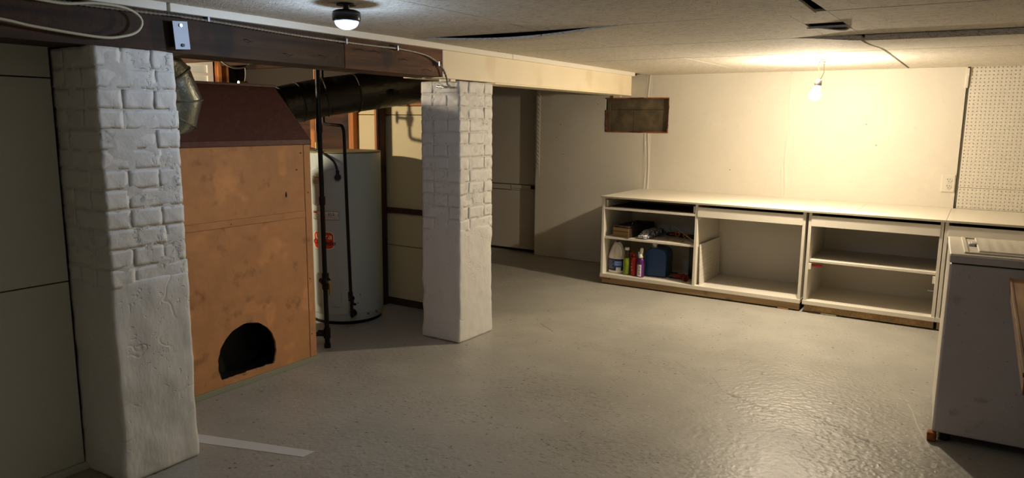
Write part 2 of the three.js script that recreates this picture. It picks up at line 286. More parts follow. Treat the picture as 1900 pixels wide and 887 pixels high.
// ---------------------------------------------------------------- setting: ceiling of flake-board sheets
{
  const c = structure(group('ceiling'), 'painted flake board ceiling with open joints and sagging sheets');
  mesh('deck', bx(-6.85, 2.65, 2.46, 2.56, -8.2, 1.75), M.slab, c);
  for (let z = -8.0; z < 1.6; z += .42) mesh('joist', bx(-6.7, -3.28, 2.2, 2.44, z, z + .045), M.joist, c);
  const Y = 2.222;
  const sheet = (x0, x1, z0, z1, sag, t = .012) => {
    const g = new THREE.BoxGeometry(x1 - x0, t, z1 - z0, Math.ceil((x1 - x0) * 14), 1, Math.ceil((z1 - z0) * 14)); g.translate((x0 + x1) / 2, Y + t / 2, (z0 + z1) / 2);
    bend(g, (q) => { q.y += .004 * noise3(q.x * 1.3, 3, q.z * 1.3) - (sag ? sag(q.x, q.z) : 0); });
    g.deleteAttribute('normal'); const m = uvm(g); m.computeVertexNormals(); mesh('ceiling_sheet', m, M.ceiling, c);
  };
  const W = -3.27, E = 2.5, e = .004;
  const sagB = (x, z) => .034 * Math.max(0, Math.sin(Math.PI * clamp((x + 3.2) / 1.45, 0, 1))) * smooth(-4.45, -3.78, z);
  const sagC = (x, z) => .036 * smooth(-1.12, -.62, x) * smooth(-5.9, -4.86, z);
  const sagN = (x, z) => .010 * smooth(-1.3, -.7, x) * smooth(-3.3, -3.78, z);
  sheet(W, -2.25 - e, -3.775, -1.6); sheet(-2.25 + e, -.735, -3.775, -1.6, sagN); sheet(-.69, E, -3.775, -1.6);
  sheet(W, -2.25 - e, -4.85, -3.785, sagB); sheet(-2.25 + e, -.88, -4.85, -3.785, sagB); sheet(-.878, -.69, -4.225, -3.785); sheet(-.878, -.69, -4.85, -4.345, (x, z) => .012 * smooth(-4.6, -4.345, z)); sheet(-.688, E, -4.85, -3.79);
  sheet(W, -.685, -5.905, -4.86, sagC, .03); sheet(-.665, E, -5.91, -4.86, sagC, .034);
  sheet(W, -2.15 - e, -7.9, -5.925); sheet(-2.15 + e, -.685, -7.9, -5.925); sheet(-.665, E, -7.9, -5.925);
  sheet(W, -2.25, -1.59, 1.6); sheet(-2.24, -.7, -1.59, 1.6); sheet(-.69, E, -1.59, 1.6);
  // torn flap at the broken hole
  mesh('torn_flap', bend(uvm(new THREE.BoxGeometry(.2, .006, .12, 8, 1, 4).translate(-.79, Y - .004, -4.41)), (q) => { q.y -= .02 * smooth(-.86, -.7, q.x) * smooth(-4.47, -4.35, q.z); }), M.ceiling, c);
}
// ---------------------------------------------------------------- setting: beam and its trim
{
  const b = structure(group('ceiling_beam'), 'long ceiling beam, bare brown wood then painted cream');
  mesh('timber', bx(-3.53, -3.27, 2.0, 2.2, -3.205, 1.6, .004, 'z'), M.beamDark, b);
  mesh('timber', bx(-3.53, -3.268, 1.998, 2.2, -4.17, -3.21, .004, 'z'), M.beam, b);
  mesh('timber', bx(-3.66, -3.5, 2.0, 2.2, -8.05, -4.175, .004, 'z'), M.beamPaint, b);
  mesh('cladding_board', bx(-3.45, -3.262, 1.99, 2.19, -7.4, -4.14, .004, 'z'), M.beamPaint, b);
  mesh('cladding_lip', bx(-3.46, -3.25, 1.978, 1.99, -7.38, -4.78, .003, 'z'), M.beamPaint, b);
  // bent nails left in the wood
  for (const [y, z] of [[2.06, -3.0], [2.12, -3.45], [2.09, -3.72], [2.1, -2.5], [2.05, -2.75], [2.12, -3.32], [2.04, -3.95]]) mesh('nail', tube([[-3.27, y, z], [-3.24, y - .004, z], [-3.236, y - .012, z - .02], [-3.238, y - .006, z - .04]], .0016, 12, 5), M.blackMetal, b);
}
{
  const t = structure(group('trim_1'), 'cream trim strip where the beam meets the ceiling');
  mesh('trim_strip', bx(-3.27, -3.235, 2.183, 2.222, -2.06, 1.6, .003, 'z'), M.trim, t);
  mesh('trim_strip', bx(-3.27, -3.233, 2.183, 2.222, -5.0, -2.075, .003, 'z'), M.trim, t);
  mesh('trim_strip', bx(-3.27, -3.233, 2.183, 2.222, -7.42, -5.004, .003, 'z'), M.trim, t);
}

// ---------------------------------------------------------------- brick columns
function makeBrick(w, h, d, k) { return mergeSmooth(lump(w, h, d, Math.max(4, Math.round(w / .02)), 5, Math.max(4, Math.round(d / .02)), .0036, 22, k * 7.3 + 3, .004)); }
const brickCache = new Map();
function brick(parent, x0, x1, y0, y1, z0, z1) {
  const k = Math.floor(rnd() * 4), key = [x1 - x0, y1 - y0, z1 - z0].map((v) => v.toFixed(3)).join() + k;
  if (!brickCache.has(key)) brickCache.set(key, makeBrick(x1 - x0, y1 - y0, z1 - z0, k + brickCache.size * .37));
  const m = mesh('brick', brickCache.get(key), M.paint, parent);
  m.position.set((x0 + x1) / 2 + rr(-.002, .002), (y0 + y1) / 2, (z0 + z1) / 2 + rr(-.002, .002)); m.rotation.y = rr(-.008, .008);
}
function column(label, cx, cz, w, d, top, pargeTop, sd) {
  seed = sd; const o = thing('brick_column', label, 'column', [cx, 0, cz]);
  const C = .0925, H = .081, t = .115, X = w / 2, Z = d / 2, n = Math.round((top - pargeTop) / C), c = (top - pargeTop) / n;
  const core = mergeSmooth(lump(w - .0035, top - pargeTop - .01, d - .0035, 20, 90, 20, .0035, 17, sd, .006)); core.translate(0, (top + pargeTop) / 2 - .004, 0); mesh('mortar_core', core, M.mortar, o);
  for (let i = 0; i < n; i++) {
    const y0 = pargeTop + i * c + .002, y1 = y0 + c - .0045, g = -.001;
    if (i % 2) {
      const s = (i % 4 === 1 ? .22 : -.18) * w;
      for (const zz of [Z - t, -Z]) { brick(o, -X, s - g, y0, y1, zz, zz + t); brick(o, s + g, X, y0, y1, zz, zz + t); }
      for (const xx of [X - t, -X]) brick(o, xx, xx + t, y0, y1, -Z + t + g, Z - t - g);
    } else {
      const s = (i % 4 === 0 ? .2 : -.24) * d;
      for (const xx of [X - t, -X]) { brick(o, xx, xx + t, y0, y1, -Z, s - g); brick(o, xx, xx + t, y0, y1, s + g, Z); }
      for (const zz of [Z - t, -Z]) brick(o, -X + t + g, X - t - g, y0, y1, zz, zz + t);
    }
  }
  const pg = lump(w + .006, pargeTop + .03, d + .006, 22, 60, 22, .006, 9, sd * 3.1, .014);
  bend(pg, (q) => { const f = 1 + .03 * smooth(-pargeTop / 2 + .18, -pargeTop / 2, q.y); q.x *= f; q.z *= f; });
  pg.translate(0, (pargeTop + .03) / 2, 0); mesh('plaster_coat', mergeSmooth(pg), M.plaster, o);
  return o;
}
function mergeSmooth(g) { const uv = g.attributes.uv; let k = g.clone(); k.deleteAttribute('uv'); k.deleteAttribute('normal'); k = mergeVertices(k, 1e-5); k.computeVertexNormals(); k = k.toNonIndexed(); k.setAttribute('uv', uv); return k; }
column('near white painted brick column at the left, beside the grey boarded wall', -3.405, -1.885, .37, .375, 2.0, .93, 12);
column('farther white painted brick column standing between water heater and open floor', -3.445, -4.55, .36, .43, 1.985, .86, 47);

// ---------------------------------------------------------------- furnace
{
  const f = thing('furnace', 'tan sheet furnace cabinet with a half-round opening and a brown sloped hood', 'furnace', [-3.87, 0, -2.9]);
  // local: x towards the room, z along the beam; front face at x = 0
  const zL = .55, zR = -.55;
  const hole = []; const cx = -.02, cy = .178, R = .222; for (let i = 0; i <= 40; i++) { const a = -.475 + (Math.PI + .95) * i / 40; hole.push([cx + R * Math.cos(a) * (1 + .012 * Math.sin(i * 2.1)), cy + R * Math.sin(a) * (1 + .01 * Math.sin(i * 1.3))]); }
  const P = (pts, hs, x) => { const g = plate(pts, hs, .014); g.rotateY(Math.PI / 2); g.translate(x, 0, 0); return uvm(g, 'y'); };   // shape x becomes -z
  mesh('lower_panel', P([[-zL, .035], [.49, .035], [.49, 1.033], [-zL, 1.033]], [hole.map(([a, b]) => [a, b]).reverse()], -.016), M.tan, f);
  mesh('upper_panel', P([[-zL, 1.078], [.49, 1.078], [.49, 1.525], [-zL, 1.525]], [], -.016), M.tan, f);
  mesh('cover_strip', bx(-.014, .003, 1.034, 1.077, -.489, zL, .002, 'z'), M.tan, f);
  mesh('corner_stile', bx(-.03, .001, .035, 1.525, zR, -.494, .003, 'y'), M.tan, f);
  mesh('base_rail', bx(-.03, .012, 0, .034, zR - .005, zL, .003, 'z'), M.rail, f);
  mesh('side_panel', bx(-1.16, -.03, 0, 1.525, zR, zR + .014, 0, 'y'), M.tan, f);
  mesh('side_panel', bx(-1.16, -.02, 0, 1.525, zL - .014, zL, 0, 'y'), M.tan, f);
  mesh('back_panel', bx(-1.16, -1.145, 0, 1.525, zR, zL, 0, 'y'), M.tan, f);
  mesh('inner_drum', (() => { const g = new THREE.CylinderGeometry(.3, .3, .5, 32, 1, false); g.rotateZ(Math.PI / 2); g.translate(-.45, .32, .0); return g; })(), M.blackMetal, f);
  mesh('inner_floor', bx(-.73, -.02, .0, .05, zR + .015, zL - .015), M.blackMetal, f);
  mesh('torn_edge', lump(.012, .012, .4, 2, 2, 40, .005, 40, 5, .003).translate(-.009, .074, -.02), M.wood, f);
  const slot = new THREE.SphereGeometry(.01, 10, 8); slot.scale(.35, 1.9, .6); slot.translate(0, 1.2, -.335); mesh('latch_slot', slot, M.black, f);
  for (const [y, z] of [[1.47, -.47], [1.36, -.43], [1.05, .1], [1.05, -.3], [.6, -.51], [.2, -.51], [1.2, -.52]]) mesh('screw', rod([-.001, y, z], [.003, y, z], .004, 8), M.blackMetal, f);
  // hood
  const hood = new THREE.Group(); hood.name = 'hood'; f.add(hood);
  mesh('hood_rim', bx(-1.168, .008, 1.525, 1.562, zR - .008, zL + .008, .004, 'z'), M.plenum, hood);
  const b = [[.004, zL], [.004, zR - .004], [-1.164, zR - .004], [-1.164, zL]], tt = [[-.155, zL - .15], [-.155, zR + .15], [-1.01, zR + .15], [-1.01, zL - .15]], y0 = 1.56, y1 = 1.905, tri = [];
  const pb = (i) => [b[i % 4][0], y0, b[i % 4][1]], pt = (i) => [tt[i % 4][0], y1, tt[i % 4][1]];
  for (let i = 0; i < 4; i++) tri.push(...pb(i), ...pb(i + 1), ...pt(i + 1), ...pb(i), ...pt(i + 1), ...pt(i));
  tri.push(...pt(0), ...pt(1), ...pt(2), ...pt(0), ...pt(2), ...pt(3));
  let hg = new THREE.BufferGeometry(); hg.setAttribute('position', new THREE.Float32BufferAttribute(tri, 3)); hg = uvm(hg); hg.computeVertexNormals(); mesh('hood_shell', hg, M.plenum, hood);
  mesh('hood_seam', bx(-.165, -.145, 1.9, 1.917, zR + .145, zL - .145, .003, 'z'), M.plenum, hood);
}
// round ducts: chain of straight segments with raised seams, the way gored elbows are made
function duct(o, pts, r, mat, seams) {
  const P = pts.map(V), seg = 36, pos = [], idx = [], uv = [], dirs = [];
  for (let i = 0; i < P.length; i++) { const a = i ? P[i].clone().sub(P[i - 1]).normalize() : null, b = i < P.length - 1 ? P[i + 1].clone().sub(P[i]).normalize() : null; dirs.push((a && b ? a.add(b) : a || b).normalize()); }
  let up = new THREE.Vector3(0, 1, 0); let len = 0;
  P.forEach((p, i) => {
    const d = dirs[i]; const u = up.clone().sub(d.clone().multiplyScalar(up.dot(d))).normalize(), w = new THREE.Vector3().crossVectors(d, u); up = u;
    const st = i && i < P.length - 1 ? 1 / Math.max(.75, P[i].clone().sub(P[i - 1]).normalize().dot(d)) : 1; if (i) len += p.distanceTo(P[i - 1]);
    for (let k = 0; k <= seg; k++) { const a = k / seg * Math.PI * 2; const q = p.clone().addScaledVector(u, Math.cos(a) * r * (Math.abs(st) > 1 ? Math.sqrt(st) : 1)).addScaledVector(w, Math.sin(a) * r); pos.push(q.x, q.y, q.z); uv.push(a * r, len); }
    if (i) for (let k = 0; k < seg; k++) { const a = (i - 1) * (seg + 1) + k, b = a + seg + 1; idx.push(a, b, a + 1, b, b + 1, a + 1); }
  });
  let g = new THREE.BufferGeometry(); g.setAttribute('position', new THREE.Float32BufferAttribute(pos, 3)); g.setAttribute('uv', new THREE.Float32BufferAttribute(uv, 2)); g.setIndex(idx); g = g.toNonIndexed();
  // shade smoothly around, crisply along
  const n = g.attributes.position.count, nn = new Float32Array(n * 3), A = new THREE.Vector3();
  g.computeVertexNormals(); const fn = g.attributes.normal; const map = new Map(); const key = (i) => { A.fromBufferAttribute(g.attributes.position, i); return [A.x.toFixed(4), A.y.toFixed(4), A.z.toFixed(4)].join(); };
  for (let i = 0; i < n; i++) { const k = key(i); if (!map.has(k)) map.set(k, []); map.get(k).push(i); }
  for (const l of map.values()) for (const i of l) { const f = new THREE.Vector3().fromBufferAttribute(fn, i), s = new THREE.Vector3(); for (const j of l) { const t = new THREE.Vector3().fromBufferAttribute(fn, j); if (t.dot(f) > .93) s.add(t); } s.normalize(); nn.set([s.x, s.y, s.z], i * 3); }
  g.setAttribute('normal', new THREE.BufferAttribute(nn, 3));
  mesh('duct_wall', g, mat, o);
  for (const i of seams) { const t = new THREE.TorusGeometry(r + .002, .006, 8, 40); t.applyQuaternion(new THREE.Quaternion().setFromUnitVectors(new THREE.Vector3(0, 0, 1), dirs[i])); t.translate(P[i].x, P[i].y, P[i].z); mesh('seam_ring', t, mat, o); }
}
{
  const o = thing('air_duct', 'shiny galvanised duct elbow on the brown hood, right behind the near column', 'duct', [-3.9, 1.5, -2.5]);
  const s = (p) => p.map(([x, y, z]) => [x + 3.9, y - 1.5, z + 2.5]);
  duct(o, s([[-3.99, 2.4, -2.13], [-3.96, 2.15, -2.30], [-3.93, 1.93, -2.51], [-3.93, 1.80, -2.565], [-3.95, 1.70, -2.545], [-4.02, 1.58, -2.45]]), .105, M.galv, [2, 3, 4]);
  mesh('collar_tab', bx(-.075, -.045, .12, .135, .0, .05, .002), M.steel, o);
}
{
  const o = thing('air_duct', 'large dark round duct running from the hood to above the far column', 'duct', [-4.55, 1.8, -4.2]);
  const s = (p) => p.map(([x, y, z]) => [x + 4.55, y - 1.8, z + 4.2]);
  duct(o, s([[-4.6, 1.75, -3.38], [-4.6, 1.76, -3.6], [-4.585, 1.785, -3.78], [-4.55, 1.825, -3.96], [-4.44, 1.87, -4.13], [-4.3, 1.905, -4.32], [-4.15, 1.985, -4.85], [-4.12, 2.02, -5.4]]), .15, M.ductDark, [1, 2, 3, 4, 5]);
  mesh('damper_lever', join(rod([.47, .13, -.3], [.52, .125, -.29], .014), bx(.505, .52, .09, .13, -.35, -.28, .003)), M.blackMetal, o);
}
// ---------------------------------------------------------------- water heater
{
  const o = thing('water_heater', 'tall white electric water heater tank with an orange logo behind the pipes', 'water heater', [-4.56, 0, -4.43]);
  const R = .31;
  mesh('tank', lathe([[0, .02], [R - .03, .02], [R - .012, .03], [R - .012, .075], [R - .004, .085], [R, .1], [R, 1.42], [R - .004, 1.426]], 72), M.tank, o);
  mesh('base_ring', lathe([[0, .0], [R - .02, .0], [R - .02, .03]], 64), M.blackMetal, o);
  mesh('lid', lathe([[R - .006, 1.425], [R + .004, 1.425], [R + .004, 1.432], [R - .002, 1.437], [0, 1.439]], 72), M.tankLid, o);
  const patch = (r, y0, y1, a0, a1, d = 0) => {   // curved plate, optional thickness
    const g = new THREE.CylinderGeometry(r, r, y1 - y0, 24, 1, true, a0 * Math.PI / 180, (a1 - a0) * Math.PI / 180); g.translate(0, (y0 + y1) / 2, 0); return g;
  };
  // access covers: raised plates with rounded corners wrapped on the tank
  const cover = (y0, y1, a0, a1) => {
    const w = (a1 - a0) * Math.PI / 180 * R, s = new THREE.Shape(), r = .03, h = y1 - y0;
    s.moveTo(r, 0); s.lineTo(w - r, 0); s.quadraticCurveTo(w, 0, w, r); s.lineTo(w, h - r); s.quadraticCurveTo(w, h, w - r, h); s.lineTo(r, h); s.quadraticCurveTo(0, h, 0, h - r); s.lineTo(0, r); s.quadraticCurveTo(0, 0, r, 0);
    const pts = s.getPoints(6), ring = pts.length, pos = [], cxm = w / 2, cym = h / 2;
    const put = (x, y, rad) => { const a = a0 * Math.PI / 180 + x / R; return [Math.sin(a) * rad, y0 + y, Math.cos(a) * rad]; };
    const levels = [[1, R - .002], [1, R + .008], [.93, R + .012], [.6, R + .012], [.3, R + .012], [0.02, R + .012]];
    for (let l = 0; l < levels.length - 1; l++) for (let i = 0; i < ring - 1; i++) {
      const f = (k, lv) => { const [m, rad] = levels[lv]; return put(cxm + (pts[k].x - cxm) * m, cym + (pts[k].y - cym) * (lv > 1 ? m : m), rad); };
      const A = f(i, l), B = f(i + 1, l), C = f(i + 1, l + 1), D = f(i, l + 1); pos.push(...A, ...B, ...C, ...A, ...C, ...D);
    }
    let g = new THREE.BufferGeometry(); g.setAttribute('position', new THREE.Float32BufferAttribute(pos, 3)); g.computeVertexNormals(); return uvm(g);
  };
  mesh('access_cover', cover(1.0, 1.3, -9, 36), M.tank, o); mesh('access_cover', cover(.15, .44, -6, 37), M.tank, o);
  const rib = (y0, y1) => { const g = bx(-.02, .02, y0, y1, R - .004, R + .006, .004); g.rotateY(.07); return g; };
  mesh('wiring_channel', rib(.45, 1.0), M.tank, o); mesh('wiring_channel', rib(1.3, 1.42), M.tank, o);
  const logo = canvasTex(512, 430, (c, w, h) => {
    c.fillStyle = '#b9c2bb'; c.fillRect(0, 0, w, h);
    c.beginPath(); c.roundRect(20, 14, 440, 390, 90); c.fillStyle = '#efe6d0'; c.fill(); c.beginPath(); c.roundRect(34, 28, 412, 362, 80); c.fillStyle = '#d8431c'; c.fill();
    c.font = 'bold 150px sans-serif'; c.textAlign = 'left'; c.fillStyle = '#f3ead4'; c.fillText('Ultra', 62, 180); c.font = 'bold 128px sans-serif'; c.fillStyle = '#15120f'; c.save(); c.translate(4, 292); c.rotate(.05); c.scale(.98, 1); c.fillText('Cascade', 0, 0, 496); c.restore();
  });
  mesh('logo_decal', patch(R + .0015, .63, .79, -11, 33), std({ map: logo, roughness: .4 }), o);
  const rating = canvasTex(512, 120, (c, w, h) => { c.fillStyle = '#ddd8c8'; c.fillRect(0, 0, w, h); c.strokeStyle = '#333'; c.lineWidth = 4; c.strokeRect(3, 3, w - 6, h - 6); c.fillStyle = '#a03022'; c.fillRect(14, 10, 90, 26); c.fillStyle = '#444'; seed = 5; for (let j = 0; j < 6; j++) for (let x = 14; x < 500; x += rr(14, 40)) c.fillRect(x, 46 + j * 11, rr(6, 26), 4); c.font = 'bold 54px sans-serif'; c.fillText('E1.5', 330, 60); });
  mesh('rating_label', patch(R + .0075, .885, .955, -8, 37), std({ map: rating, roughness: .5 }), o);
  const warn = canvasTex(256, 180, (c, w, h) => { c.fillStyle = '#d9d2b8'; c.fillRect(0, 0, w, h); c.fillStyle = '#7a2418'; c.font = 'bold 62px sans-serif'; c.fillText('Danger', 14, 66, 228); c.fillStyle = '#6d5a48'; for (let j = 0; j < 6; j++) c.fillRect(18, 88 + j * 14, 150 + (j * 37) % 60, 6); });
  mesh('warning_label', patch(R + .0135, 1.17, 1.25, -5, 16), std({ map: warn, roughness: .5 }), o);
  const A = 37 * Math.PI / 180, k = [Math.sin(A) * R, 1.245, Math.cos(A) * R];
  mesh('cable_connector', join(rod([k[0], 1.235, k[2] + .0], [k[0] + .03, 1.235, k[2] + .035], .026), rod([k[0] + .015, 1.235, k[2] + .018], [k[0] + .012, 1.29, k[2] + .016], .014)), M.black, o);
  mesh('flexible_conduit', tube([[k[0] + .012, 1.285, k[2] + .016], [k[0] - .01, 1.36, k[2] + .03], [k[0] - .09, 1.42, k[2] + .06], [k[0] - .2, 1.455, k[2] + .06], [k[0] - .33, 1.46, k[2] + .02]], .009, 40, 8), M.black, o);
  const D = 54 * Math.PI / 180; mesh('drain_fitting', rod([Math.sin(D) * (R - .02), .11, Math.cos(D) * (R - .02)], [Math.sin(D) * (R + .05), .11, Math.cos(D) * (R + .05)], .026, 16), M.ironPipe, o);
  for (const [a, y] of [[80, .075], [98, .075], [66, .25], [62, .18]]) { const t = a * Math.PI / 180; mesh('rust_spot', new THREE.SphereGeometry(.008, 8, 6).translate(Math.sin(t) * R * .985, y, Math.cos(t) * R * .985), M.rust, o); }
}
// ---------------------------------------------------------------- pipes
const fitting = (p, q, r) => rod(p, q, r, 12);
{
  const o = thing('gas_pipe', 'black iron gas pipe with a brass lever valve beside the furnace', 'pipe', [-4.02, 0, -3.69]);
  mesh('pipe', rod([0, .1, 0], [-.02, 2.42, 0], .017), M.ironPipe, o);
  mesh('valve', join(new THREE.SphereGeometry(.038, 16, 12).translate(0, .51, 0), fitting([0, .45, 0], [0, .57, 0], .026), rod([-.05, .51, 0], [.04, .51, 0], .02, 12)), M.ironPipe, o);
  mesh('valve_handle', join(rod([.03, .51, .01], [.07, .515, .02], .012), bx(.055, .072, .42, .52, .008, .024, .004)), M.brass, o);
  mesh('coupling', fitting([-.008, 1.08, 0], [-.008, 1.14, 0], .023), M.ironPipe, o); mesh('coupling', fitting([-.013, 1.6, 0], [-.013, 1.66, 0], .023), M.ironPipe, o);
  mesh('tee', join(fitting([0, .075, 0], [0, .15, 0], .026), rod([0, .11, 0], [-.06, .11, .03], .024)), M.ironPipe, o);
  mesh('branch', rod([-.03, .11, .03], [-.15, .11, .235], .017), M.ironPipe, o);
  mesh('drip_leg', join(rod([0, .0, 0], [0, .09, 0], .019), fitting([0, .0, 0], [0, .03, 0], .025)), M.ironPipe, o);
}
{
  const o = thing('water_pipe', 'dark water pipe bending over the tank and down its front to the drain', 'pipe', [-4.22, 0, -4.12]);
  mesh('pipe', tube([[-.44, 2.42, -.19], [-.44, 2.0, -.19], [-.44, 1.72, -.19], [-.435, 1.665, -.187], [-.38, 1.655, -.17], [-.1, 1.65, -.02], [-.03, 1.645, .0], [-.005, 1.6, .005], [0, 1.4, .005], [.015, .9, .01], [.03, .3, .01], [.033, .13, .005], [.01, .11, -.02], [-.06, .11, -.1]], .013, 200, 10, .2), M.ironPipe, o);
  mesh('valve', join(new THREE.SphereGeometry(.032, 14, 10).translate(-.44, 1.785, -.19), fitting([-.44, 1.74, -.19], [-.44, 1.83, -.19], .022), rod([-.44, 1.785, -.19], [-.53, 1.79, -.19 - .03], .01)), M.brass, o);
  const wheel = new THREE.TorusGeometry(.034, .008, 8, 20); wheel.rotateY(Math.PI / 2 - .3); wheel.translate(-.53, 1.79, -.22); mesh('valve_wheel', wheel, M.brass, o);
  mesh('drain_valve', join(rod([.025, .28, .01], [.06, .275, .025], .022), rod([.055, .28, .025], [.065, .225, .03], .014), rod([.06, .23, .03], [.1, .235, .03], .01), fitting([.025, .25, .01], [.026, .32, .01], .02)), M.ironPipe, o);
}
{
  const o = thing('hot_water_pipe', 'straight copper pipe rising from the top of the water heater', 'pipe', [-4.8, 1.44, -4.36]);
  mesh('pipe', rod([0, 0, 0], [0, .98, 0], .014), M.copper, o); mesh('union', rod([0, 0, 0], [0, .06, 0], .024, 8), M.brass, o);
}
// ---------------------------------------------------------------- things on the far side of the furnace room
{
  const o = thing('wall_cupboard', 'white framed cupboard seen above the hood through the gap under the beam', 'cupboard', [-6.45, 0, -4.3]);
  mesh('carcass', bx(-.25, 0, 1.3, 2.3, -.25, .45), M.white, o); mesh('door', bx(.0, .02, 1.32, 2.28, -.23, .43, .004), M.panelDark, o);
  mesh('door_frame', join(bx(.02, .035, 1.32, 2.28, -.23, -.17), bx(.02, .035, 1.32, 2.28, .37, .43), bx(.02, .035, 2.2, 2.28, -.17, .37), bx(.02, .035, 2.1, 2.125, -.17, .37)), M.white, o);
  mesh('bracket', bx(-.25, 0, 1.24, 1.3, -.05, .2), M.white, o);
}
{
  const o = thing('plank', 'orange lit wooden plank standing against the far furnace room wall', 'plank', [-6.42, 0, -4.64]);
  mesh('board', bx(-.03, 0, 0, 2.4, -.07, .08, .003, 'y'), M.stud, o); mesh('cleat', bx(0, .03, 0, 2.4, .03, .07, .003, 'y'), M.stud, o);
}
{
  const o = thing('loose_wire', 'short white wire drooping under the joists above the hood', 'wire', [-4.5, 2.0, -3.35]);
  mesh('wire', tube([[-.05, .2, .14], [-.02, .1, .1], [.0, .05, .02], [0, .055, -.08], [0, .1, -.15], [-.03, .2, -.2]], .006, 30, 6), M.cableWhite, o);
  mesh('drop_wire', tube([[0, .055, -.09], [.0, .0, -.09], [.01, -.06, -.07]], .003, 12, 5), M.cableWhite, o);
  mesh('connector', rod([.01, -.055, -.09], [.01, -.055, -.02], .013, 10), M.brass, o);
}
// ---------------------------------------------------------------- cables and box on the beam
{
  const o = thing('armoured_cable', 'ribbed metal armoured cable clipped along the beam, looping onto the far column', 'cable', [-3.25, 2.1, -3.0]);
  const pts = [[-3.25, 2.16, -.6], [-3.25, 2.163, -1.555], [-3.25, 2.166, -1.915], [-3.25, 2.168, -2.208], [-3.25, 2.152, -2.867], [-3.25, 2.15, -3.374], [-3.25, 2.149, -3.75], [-3.25, 2.12, -4.0], [-3.245, 2.06, -4.11], [-3.24, 2.0, -4.15], [-3.245, 1.955, -4.17], [-3.28, 1.938, -4.24], [-3.36, 1.935, -4.295], [-3.46, 1.945, -4.31]].map(([x, y, z]) => [x + 3.25, y - 2.1, z + 3.0]);
  const curve = new THREE.CatmullRomCurve3(pts.map(V)), n = 360, g = new THREE.TubeGeometry(curve, n, .0085, 8), p = g.attributes.position, c = new THREE.Vector3(), q = new THREE.Vector3();
  for (let i = 0; i <= n; i++) { curve.getPointAt(i / n, c); for (let k = 0; k <= 8; k++) { const a = i * 9 + k; q.fromBufferAttribute(p, a).sub(c).multiplyScalar(i % 2 ? 1.05 : .62).add(c); p.setXYZ(a, q.x, q.y, q.z); } }
  g.computeVertexNormals(); mesh('cable', g, M.steel, o);
  for (const [y, z] of [[2.172, -2.28], [2.15, -3.2], [2.08, -4.07], [2.15, -3.65]]) mesh('strap', bx(-.02, .012, y - 2.1 - .012, y - 2.1 + .02, z + 3 - .006, z + 3 + .006, .002), M.steel, o);
}
{
  const o = thing('cable_loop', 'old cream cable hanging in a long loop across the dark beam', 'cable', [-3.23, 2.1, -1.6]);
  mesh('cable', tube([[-3.225, 2.085, -1.0], [-3.225, 2.066, -1.351], [-3.23, 2.051, -1.482], [-3.225, 2.034, -1.734], [-3.225, 2.048, -1.84], [-3.225, 2.075, -1.905], [-3.225, 2.118, -1.93], [-3.225, 2.152, -1.905], [-3.225, 2.172, -1.84], [-3.225, 2.172, -1.72], [-3.225, 2.155, -1.6], [-3.225, 2.16, -1.451], [-3.225, 2.175, -1.1]].map(([x, y, z]) => [x + 3.23, y - 2.1, z + 1.6]), .006, 120, 8), M.cableWhite, o);
}
{
  const o = thing('junction_box', 'steel junction box with a shiny blank cover plate on the beam', 'junction box', [-3.27, 2.08, -2.12]);
  mesh('box', bx(0, .035, -.055, .06, -.04, .035, .004), M.blackMetal, o);
  const p = bx(.036, .040, -.065, .065, -.042, .036, .0015); p.rotateX(.07); mesh('cover_plate', p, std({ color: 0x84868a, roughness: .55, metalness: 1 }), o);
  for (const y of [.045, -.045]) mesh('screw', rod([.038, y, -.003 + y * .07], [.046, y, -.003 + y * .07], .008, 10), y > 0 ? M.steel : M.black, o);
}
{
  const o = thing('cable_clamp', 'pale cable clamp on top of the far brick column', 'clamp', [-3.33, 1.985, -4.28]);
  mesh('clamp_body', lump(.1, .03, .07, 5, 3, 4, .003, 30, 4, .006).translate(0, .0, -.0), M.trim, o);
}
// ---------------------------------------------------------------- lamps
function bulbLamp(o, top, at, spec, tilt, glow) {
  // local: origin at the bulb centre; socket above it; wires up to the ceiling plate
  const holder = new THREE.Group(); holder.name = 'holder'; o.add(holder); holder.rotation.set(...tilt);
  const prof = [[.0, -.062]]; for (let i = 1; i <= 14; i++) { const a = -Math.PI / 2 + i / 14 * 2.35; prof.push([.048 * Math.cos(a), -.014 + .048 * Math.sin(a)]); } prof.push([.026, .05], [.024, .06]);
  const gb = mesh('glass_bulb', lathe(prof, 32), std({ color: 0xffffff, emissive: new THREE.Color(...spec.color), emissiveIntensity: glow, roughness: .3 }), holder); gb.castShadow = false;
  mesh('socket', lathe([[0, .055], [.028, .055], [.03, .075], [.022, .11], [.016, .118], [0, .118]], 20), M.steel, holder);
  const light = new THREE.PointLight(new THREE.Color(...spec.color), spec.power, 0, 2); light.castShadow = true; light.shadow.radius = 1.6; light.name = 'lamp_light'; o.add(light); light.position.set(0, -.01, 0);
  if (spec.floorBoost) {   // extra spot added to brighten the floor and spare the back wall
    const s = new THREE.SpotLight(new THREE.Color(...spec.color), spec.floorBoost, 0, 1.5, 1, 2); s.castShadow = true; s.shadow.radius = 1.6; s.name = 'added_floor_spot'; s.position.set(0, -.012, 0); s.target.position.set(-.4, -1, .6); s.target.name = 'lamp_aim'; o.add(s, s.target);
  }
}
